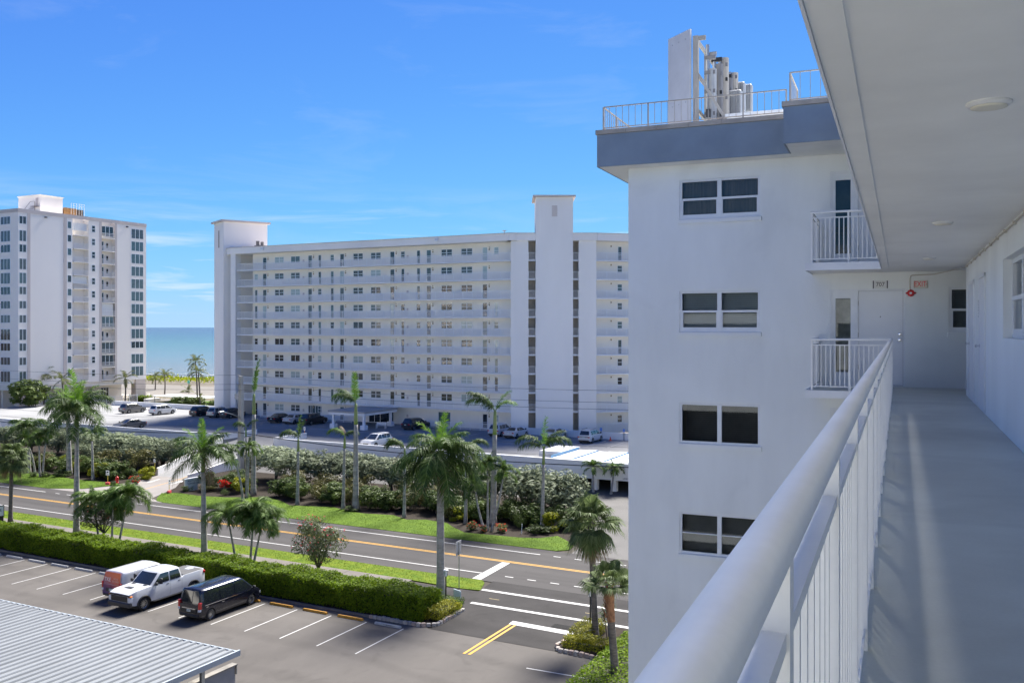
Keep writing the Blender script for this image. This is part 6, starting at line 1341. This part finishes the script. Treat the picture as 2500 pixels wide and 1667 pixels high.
# ------------------------------------------------------------------ carport
CP = thing('carport',(-52,24,0),'carport with long ribbed pale metal roof on grey posts','carport')
q = MB(); x = -92.0; x1 = -30.62; per = .46
while x < x1-.01:
    pr_ = [(0,2.61),(.18,2.61),(.22,2.685),(.37,2.685),(.41,2.61),(.46,2.61)]
    for (a,za),(b_,zb) in zip(pr_,pr_[1:]):
        q.add([(min(x+a,x1),12,za),(min(x+b_,x1),12,zb),(min(x+b_,x1),31.62,zb),(min(x+a,x1),31.62,za)],[(0,1,2,3)])
    x += per
q.build('roof_sheet',mat('ribbed_metal',(.215,.228,.238),.55,.1,1.2,metal=.1,spec=.25,stretch=(3,.25,1),fine=.04),CP,world=True)
q = MB(); q.box(-92,31.62,2.50,-30.58,31.70,2.66); q.box(-30.62,12,2.47,-30.52,31.70,2.725); q.build('roof_edge',mat('edge_metal',(.34,.38,.41),.45,.04,2),CP,world=True)
q = MB(); q.box(-92,12,2.44,-30.7,31.6,2.47); q.build('roof_underside',shutter,CP,world=True)
for x in (-31.9,-38,-44,-50,-56,-62,-68):
    q = MB(); q.box(x-.07,30.6,0,x+.07,30.8,2.44); q.bar((x,30.8,1.9),(x,31.4,2.42),.06,.08); q.box(x-.1,26,2.28,x+.1,31.4,2.44); q.build('post',steel,CP,world=True)
LWT = thing('low_wall',(-32.6,28,0),'low grey wall with a rusty cap at the end of the carport','wall')
q = MB(); q.box(-32.7,14,0,-32.5,33.4,1.12); q.build('wall',mat('wall_render',(.30,.295,.29),.9,.08,.8,.1,30),LWT,world=True)
q = MB(); q.box(-32.78,14,1.12,-32.42,33.48,1.18); q.box(-32.5,33.38,.7,-32.44,33.46,1.12); q.build('cap',mat('cap_grey',(.26,.24,.21),.9,.2,2),LWT,world=True)
# ------------------------------------------------------------------ street furniture
def lamp_post(x,y,h,label):
    T_ = thing('lamp_post',(x,y,.1),label,'lamp post'); q = MB(); q.lathe([(.11,0),(.11,.12),(.07,.2),(.05,.35),(.045,h-.5),(.06,h-.48),(.06,h-.42)],10); q.build('post',blackmetal,T_)
    q = MB(); q.lathe([(.115,h-.42),(.13,h-.08)],8); q.build('lantern',mat('lantern_glass',(.66,.68,.66),.25,0),T_)
    q = MB(); q.lathe([(.17,h-.08),(.17,h-.05),(.12,h),(.03,h+.03)],8); q.build('cap',shutter,T_)
    q = MB()
    for i in range(4): a = i*math.pi/2; q.bar((.12*math.cos(a),.12*math.sin(a),h-.42),(.135*math.cos(a),.135*math.sin(a),h-.08),.015)
    q.build('lantern_frame',blackmetal,T_)
lamp_post(-30.4,49.6,2.15,'black lamp post with white lantern beside the large royal palm'); lamp_post(-20.32,49.16,2.35,'black lamp post with white lantern beside the sabal trunk in the island')
T_ = thing('road_sign',(-31.5,53.1,0),'grey road sign seen from behind on a thin post in the verge','sign',rot=R(4)); q = MB(); q.box(-.025,-.025,-.1,.025,.025,3.15); q.build('post',steel,T_)
q = MB(); q.box(-.055,-.38,2.25,-.035,.38,3.2); q.build('sign_panel',mat('sign_back',(.5,.5,.5),.4,.05,3,metal=.5),T_); q = MB(); q.box(-.034,-.34,2.38,-.026,.34,2.44); q.box(-.034,-.34,2.95,-.026,.34,3.01); q.build('bracket',steel,T_)
T_ = thing('yard_sign',(-30.0,50.35,0),'small pale blue board on short legs at the end of the hedge','sign',rot=R(-20)); q = MB(); q.box(-.36,-.02,.22,.36,.02,.80); q.build('board',mat('pale_blue_board',(.52,.62,.70),.5,.04,3),T_); q = MB(); q.box(-.31,-.024,.27,.31,-.02,.75); q.build('face',mat('board_white',(.70,.74,.78),.5,.04,3),T_); q = MB(); q.box(-.3,-.015,-.05,-.27,.015,.22); q.box(.27,-.015,-.05,.3,.015,.22); q.build('leg',steel,T_)
T_ = thing('fire_hydrant',(-87.24,71.3,0),'red fire hydrant at the edge of the far lawn','hydrant'); q = MB(); q.lathe([(.17,0),(.17,.06),(.12,.08),(.12,.5),(.17,.52),(.17,.57),(.14,.66),(.06,.74),(.05,.8)],14); q.build('barrel',redpaint,T_); q = MB(); q.tube([(-.24,0,.4),(.24,0,.4)],.065,8); q.tube([(0,-.24,.36),(0,0,.36)],.08,8); q.build('outlet',redpaint,T_)
yp = mat('yellow_post',(.55,.42,.06),.6,.08,3); sb = mat('red_base',(.70,.08,.09),.6,.05,3)
def bollard_sign(x,y,h,lab,edge=False):
    T_ = thing('small_sign',(x,y,0),lab,'sign',rot=R(20) if not edge else R(110)); q = MB(); q.box(-.03,-.02,0,.03,.02,h); q.build('post',yp,T_); q = MB(); q.box(-.22,-.14,0,.22,.14,.28); q.build('base',sb,T_)
    q = MB(); q.box(-.2,-.045,h-.5,.2,-.025,h+.05); q.build('panel',shutter,T_); q = MB(); q.box(-.1,-.049,h-.2,.1,-.045,h-.05); q.box(-.14,-.049,h-.42,.14,-.045,h-.38); q.build('print',blackplastic,T_)
bollard_sign(-87.17,70.0,1.55,'small white sign on a yellow post with red base, left of the driveway apron'); bollard_sign(-76.9,69.4,1.45,'sign on a yellow post with red base seen edge-on, right of the driveway apron',True)
T_ = thing('small_sign',(-87.6,76.9,0),'white sign on a tall yellow post at the foot of the ramp wall','sign'); q = MB(); q.box(-.03,-.03,0,.03,.03,1.9); q.build('post',yp,T_); q = MB(); q.box(-.15,-.05,1.55,.15,-.03,1.95); q.build('panel',shutter,T_)
for x,y,lab in ((-91.74,98.1,'little white sign standing on the left wall at the top of the ramp'),(-82.76,98.1,'little white sign standing on the right wall at the top of the ramp')):
    T_ = thing('small_sign',(x,y,3.13),lab,'sign'); q = MB(); q.box(-.03,-.02,0,.03,.02,.4); q.build('post',mat('orange_post',(.6,.25,.08),.6,0),T_); q = MB(); q.box(-.14,-.04,.35,.14,-.02,.85); q.build('panel',shutter,T_); q = MB(); q.box(-.03,-.044,.5,.03,-.04,.7); q.build('print',blackplastic,T_)
T_ = thing('entrance_sign',(-76.0,71.8,0),'white sign board lettered PENTHOUSE TOWERS beside the driveway apron','sign',rot=R(86)); q = MB(); q.box(-1.05,-.1,.62,1.05,.1,1.32); q.build('board',mat('sign_greenish_white',(.60,.63,.58),.6,.04,3),T_); q = MB(); q.box(-1.08,-.13,1.32,1.08,.13,1.38); q.build('cap',shutter,T_); q = MB(); q.box(-.6,-.07,0,.6,.07,.62); q.build('base',MATS['sign_greenish_white'],T_)
put('lettering',text_mesh('PENTHOUSE\nTOWERS 500',.27,blackplastic,thick=.003,sx=1.0),T_,(0,-.104,.93),(R(90),0,0)) 
T_ = thing('house_sign',(-79.1,51.4,0),'black framed pale sign board cut off by the left edge beside the sabal palm','sign',rot=R(86)); q = MB(); q.box(-1.0,-.08,.5,1.0,.08,1.5); q.box(-.95,-.06,0,.95,.06,.5); q.build('frame',blackmetal,T_); q = MB(); q.box(-.93,-.09,.58,.93,-.08,1.43); q.build('board',mat('sign_pale',(.62,.68,.70),.5,.04,3),T_); put('lettering',text_mesh('HOUSE',.36,blackplastic,thick=.002),T_,(.2,-.093,1.1),(R(90),0,0))
for x,y,lab in ((-102.3,70.9,'tiny white garden spotlight on the lawn beside the thick royal palm'),(-35.1,69.6,'thin white stake standing in the bed near the garage')):
    T_ = thing('garden_stake',(x,y,0),lab,'stake'); q = MB(); q.tube([(0,0,-.02),(.05,0,.85)],.03,6); q.build('stake',shutter,T_)
# utility pole with lamp arm, hardware and wires
UP = thing('utility_pole',(-75.66,78.64,0),'tall square concrete utility pole with street lamp arm beside the ramp','pole'); q = MB(); V = []
for z,r_ in ((-.1,.30),(12.0,.19)): V += [(-r_,-r_,z),(r_,-r_,z),(r_,r_,z),(-r_,r_,z)]
q.add(V,[(3,2,1,0),(4,5,6,7),(0,1,5,4),(1,2,6,5),(2,3,7,6),(3,0,4,7)]); q.build('post',mat('pole_concrete',(.44,.42,.385),.9,.12,.8,.2,20,stretch=(1,1,.4)),UP)
q = MB(); q.tube([(0,-.2,7.3),(-.1,-1.2,7.75),(-.2,-2.6,8.15)],.045,6); q.build('lamp_arm',steel,UP); q = MB(); q.bbox(-.36,-3.2,8.08,-.06,-2.5,8.24,.04); q.build('street_lamp_head',steel,UP)
q = MB()
for z in (11.95,10.95,10.35): q.lathe([(.03,z),(.09,z+.05),(.05,z+.12),(.09,z+.17),(.03,z+.28)],8,c=(0,-.35,0)); q.bar((0,0,z),(0,-.38,z),.05)
for z in (9.4,9.7): q.bar((-.9,0,z),(.0,0,z),.04); q.lathe([(.05,z),(.05,z+.25)],6,c=(-.6,0,0)); q.lathe([(.05,z),(.05,z+.25)],6,c=(-.9,0,0))
q.build('insulator',mat('insulator_grey',(.4,.38,.35),.5,.1,4),UP)
q = MB(); q.tube([(-.7,0,9.3),(-.4,-.05,8.4),(-.25,-.1,7.8)],.025,5); q.build('riser_cable',blackplastic,UP)
poles = (-135.,-75.66,-16.,44.)
for zp,sag,r_,yy,lab in ((12.15,.45,.016,-.36,'topmost thin power line along the far side of the street'),(11.1,.5,.016,-.36,'second thin power line along the far side of the street'),(10.5,.55,.018,-.36,'third thin power line along the far side of the street'),(7.2,.7,.014,-.3,'thin telephone line running above the thick black cable'),(5.6,1.0,.045,-.3,'thick black cable sagging above the silver shrubs'),(6.35,.9,.014,-.3,'thin line just above the thick black cable')):
    q = MB(); pts = []
    for a,b_ in zip(poles,poles[1:]):
        for i in range(14): f = i/14; pts.append((a+(b_-a)*f,78.64+yy,zp-sag*4*f*(1-f)))
    q.tube(pts,r_,5); tag(q.build('power_line',mat('cable_black',(.02,.02,.02),.6,0) if r_ > .03 else mat('cable_grey',(.10,.10,.10),.6,0)),lab,'cable')
# beach side: fence, pergola, terrace, courts
q = MB(); q.sheet([(-215,147),(-150,147),(-138,165),(-150,188),(-230,190)],1.02); tag(q.build('terrace',patio),kind='structure')
q = MB(); q.sheet([(-176,152.5),(-120,152.5),(-120,164),(-174,164)],1.04); tag(q.build('sports_court',drylawn),kind='structure')
q = MB(); q.sheet([(-164,141),(-120,141),(-120,151),(-160,151)],1.04); q.sheet([(-210,104),(-150,104),(-150,113),(-210,113)],.03); tag(q.build('back_lawn',grassm),kind='structure')
T_ = thing('picket_fence',(-167,137,.9),'white metal picket fence along the terrace below the white tower','fence'); q = MB()
for i in range(60): y = 129.8+i*.2; q.box(-167.0+.012,y,1.0,-166.98+.012,y+.03,2.75)
q.build('picket',railpaint,T_,world=True); q = MB(); q.box(-167.02,129.7,2.68,-166.95,141.8,2.75); q.box(-167.02,129.7,1.15,-166.95,141.8,1.22); q.build('rail',railpaint,T_,world=True)
q = MB()
for i in range(7): q.box(-167.05,129.7+2*i,.9,-166.93,129.82+2*i,2.85)
q.build('post',railpaint,T_,world=True)
T_ = thing('pergola',(-158,146,.9),'low white flat pergola roof beyond the parking deck','pergola'); q = MB(); q.box(-164,143.2,2.3,-148,149,2.45); q.build('roof',shutter,T_,world=True)
for x in (-163.5,-156,-148.5):
    for y in (143.5,148.7): q = MB(); q.box(x-.08,y-.08,.9,x+.08,y+.08,2.3); q.build('post',shutter,T_,world=True)
for i,(x,y) in enumerate(((-174,150.5),(-172.6,151.4),(-171.2,150.2),(-169.5,151.8),(-176,152.5))):
    T_ = thing('patio_chair',(x,y,1.02),'cream patio chair on the terrace below the white tower','chair','patio chairs',rot=i*1.3); q = MB(); q.box(-.28,-.28,.38,.28,.28,.44); q.build('seat',cream,T_); q = MB(); q.box(-.28,.24,.44,.28,.3,.95); q.build('backrest',cream,T_)
    for a in (-.25,.21):
        for b_ in (-.25,.21): q = MB(); q.box(a,b_,0,a+.04,b_+.04,.38); q.build('leg',shutter,T_)
T_ = thing('terrace_sign',(-176.5,165.5,1.0),'round green sign on a dark post on the sandy terrace','sign'); q = MB(); q.tube([(0,0,0),(0,0,2.9)],.07,6); q.build('post',blackmetal,T_); q = MB(); q.M = Matrix.Translation((0,-.1,3.0)) @ Matrix.Rotation(R(90),4,'X'); q.lathe([(.45,-.03),(.45,.03)],16); q.build('disc',mat('sign_green',(.05,.32,.26),.5,0),T_)
T_ = thing('boardwalk',(-168,186,1.0),'wooden boardwalk with sloping rails crossing the dune','boardwalk')
q = MB(); q.box(-176,182,1.1,-158,184.6,1.35); q.box(-171,184.6,2.0,-168,208,2.15); q.build('deck_boards',mat('grey_wood',(.42,.36,.29),.9,.15,1),T_,world=True)
q = MB()
for y in (182,184.5): q.bar((-176,y,1.6),(-166,y,2.9),.12); q.bar((-166,y,2.9),(-156,y,2.95),.12)
for i in range(9): q.box(-175+i*2.2,182,1.1,-174.85+i*2.2,182.15,2.2+.06*i)
q.build('handrail',MATS['grey_wood'],T_,world=True)
for x,y,x1_,y1_,lab in ((-190,149,-171,149.4,'low white planter wall on the terrace by the white tower'),(-165.8,142.5,-164.5,146,'short cream wall at the corner of the terrace fence')):
    q = MB(); q.box(x,y,.95,x1_,y1_,1.75); tag(q.build('garden_wall',stucco_far),lab,'wall')
hedge('low_hedge',-172,-166,143.5,145.5,2.2,'clipped green hedge behind the white picket fence',2200,9,L_hedge,.2)
T_ = thing('traffic_cone',(-44.6,114.9,dz),'small orange traffic cone right of the boxy white SUV','cone'); q = MB(); q.lathe([(.16,.03),(.03,.55)],10); q.box(-.2,-.2,0,.2,.2,.03); q.build('cone',mat('cone_orange',(.8,.12,.05),.6,0),T_)
for x,lab in ((-46.4,'left'),(-43.1,'right')):
    T_ = thing('parking_sign',(x,116.05,dz),'small blue disabled parking sign on the low wall, %s one'%lab,'sign'); q = MB(); q.box(-.03,-.02,0,.03,.02,1.3); q.build('post',blackmetal,T_); q = MB(); q.box(-.16,-.04,1.1,.16,-.02,1.55); q.build('panel',mat('blue_sign',(.12,.25,.6),.5,0),T_)
T_ = thing('dumpster',(-40.2,86.4,0),'teal waste container glimpsed behind the far bed palms','container'); q = MB(); q.prism([(-1,-.6),(1,-.6),(1,.6),(-1,.6)],.1,1.3); q.build('bin',mat('teal_bin',(.03,.16,.18),.5,.1,2),T_); q = MB(); q.box(-1.03,-.63,1.3,1.03,.63,1.38); q.build('lid',blackplastic,T_)
# ------------------------------------------------------------------ end
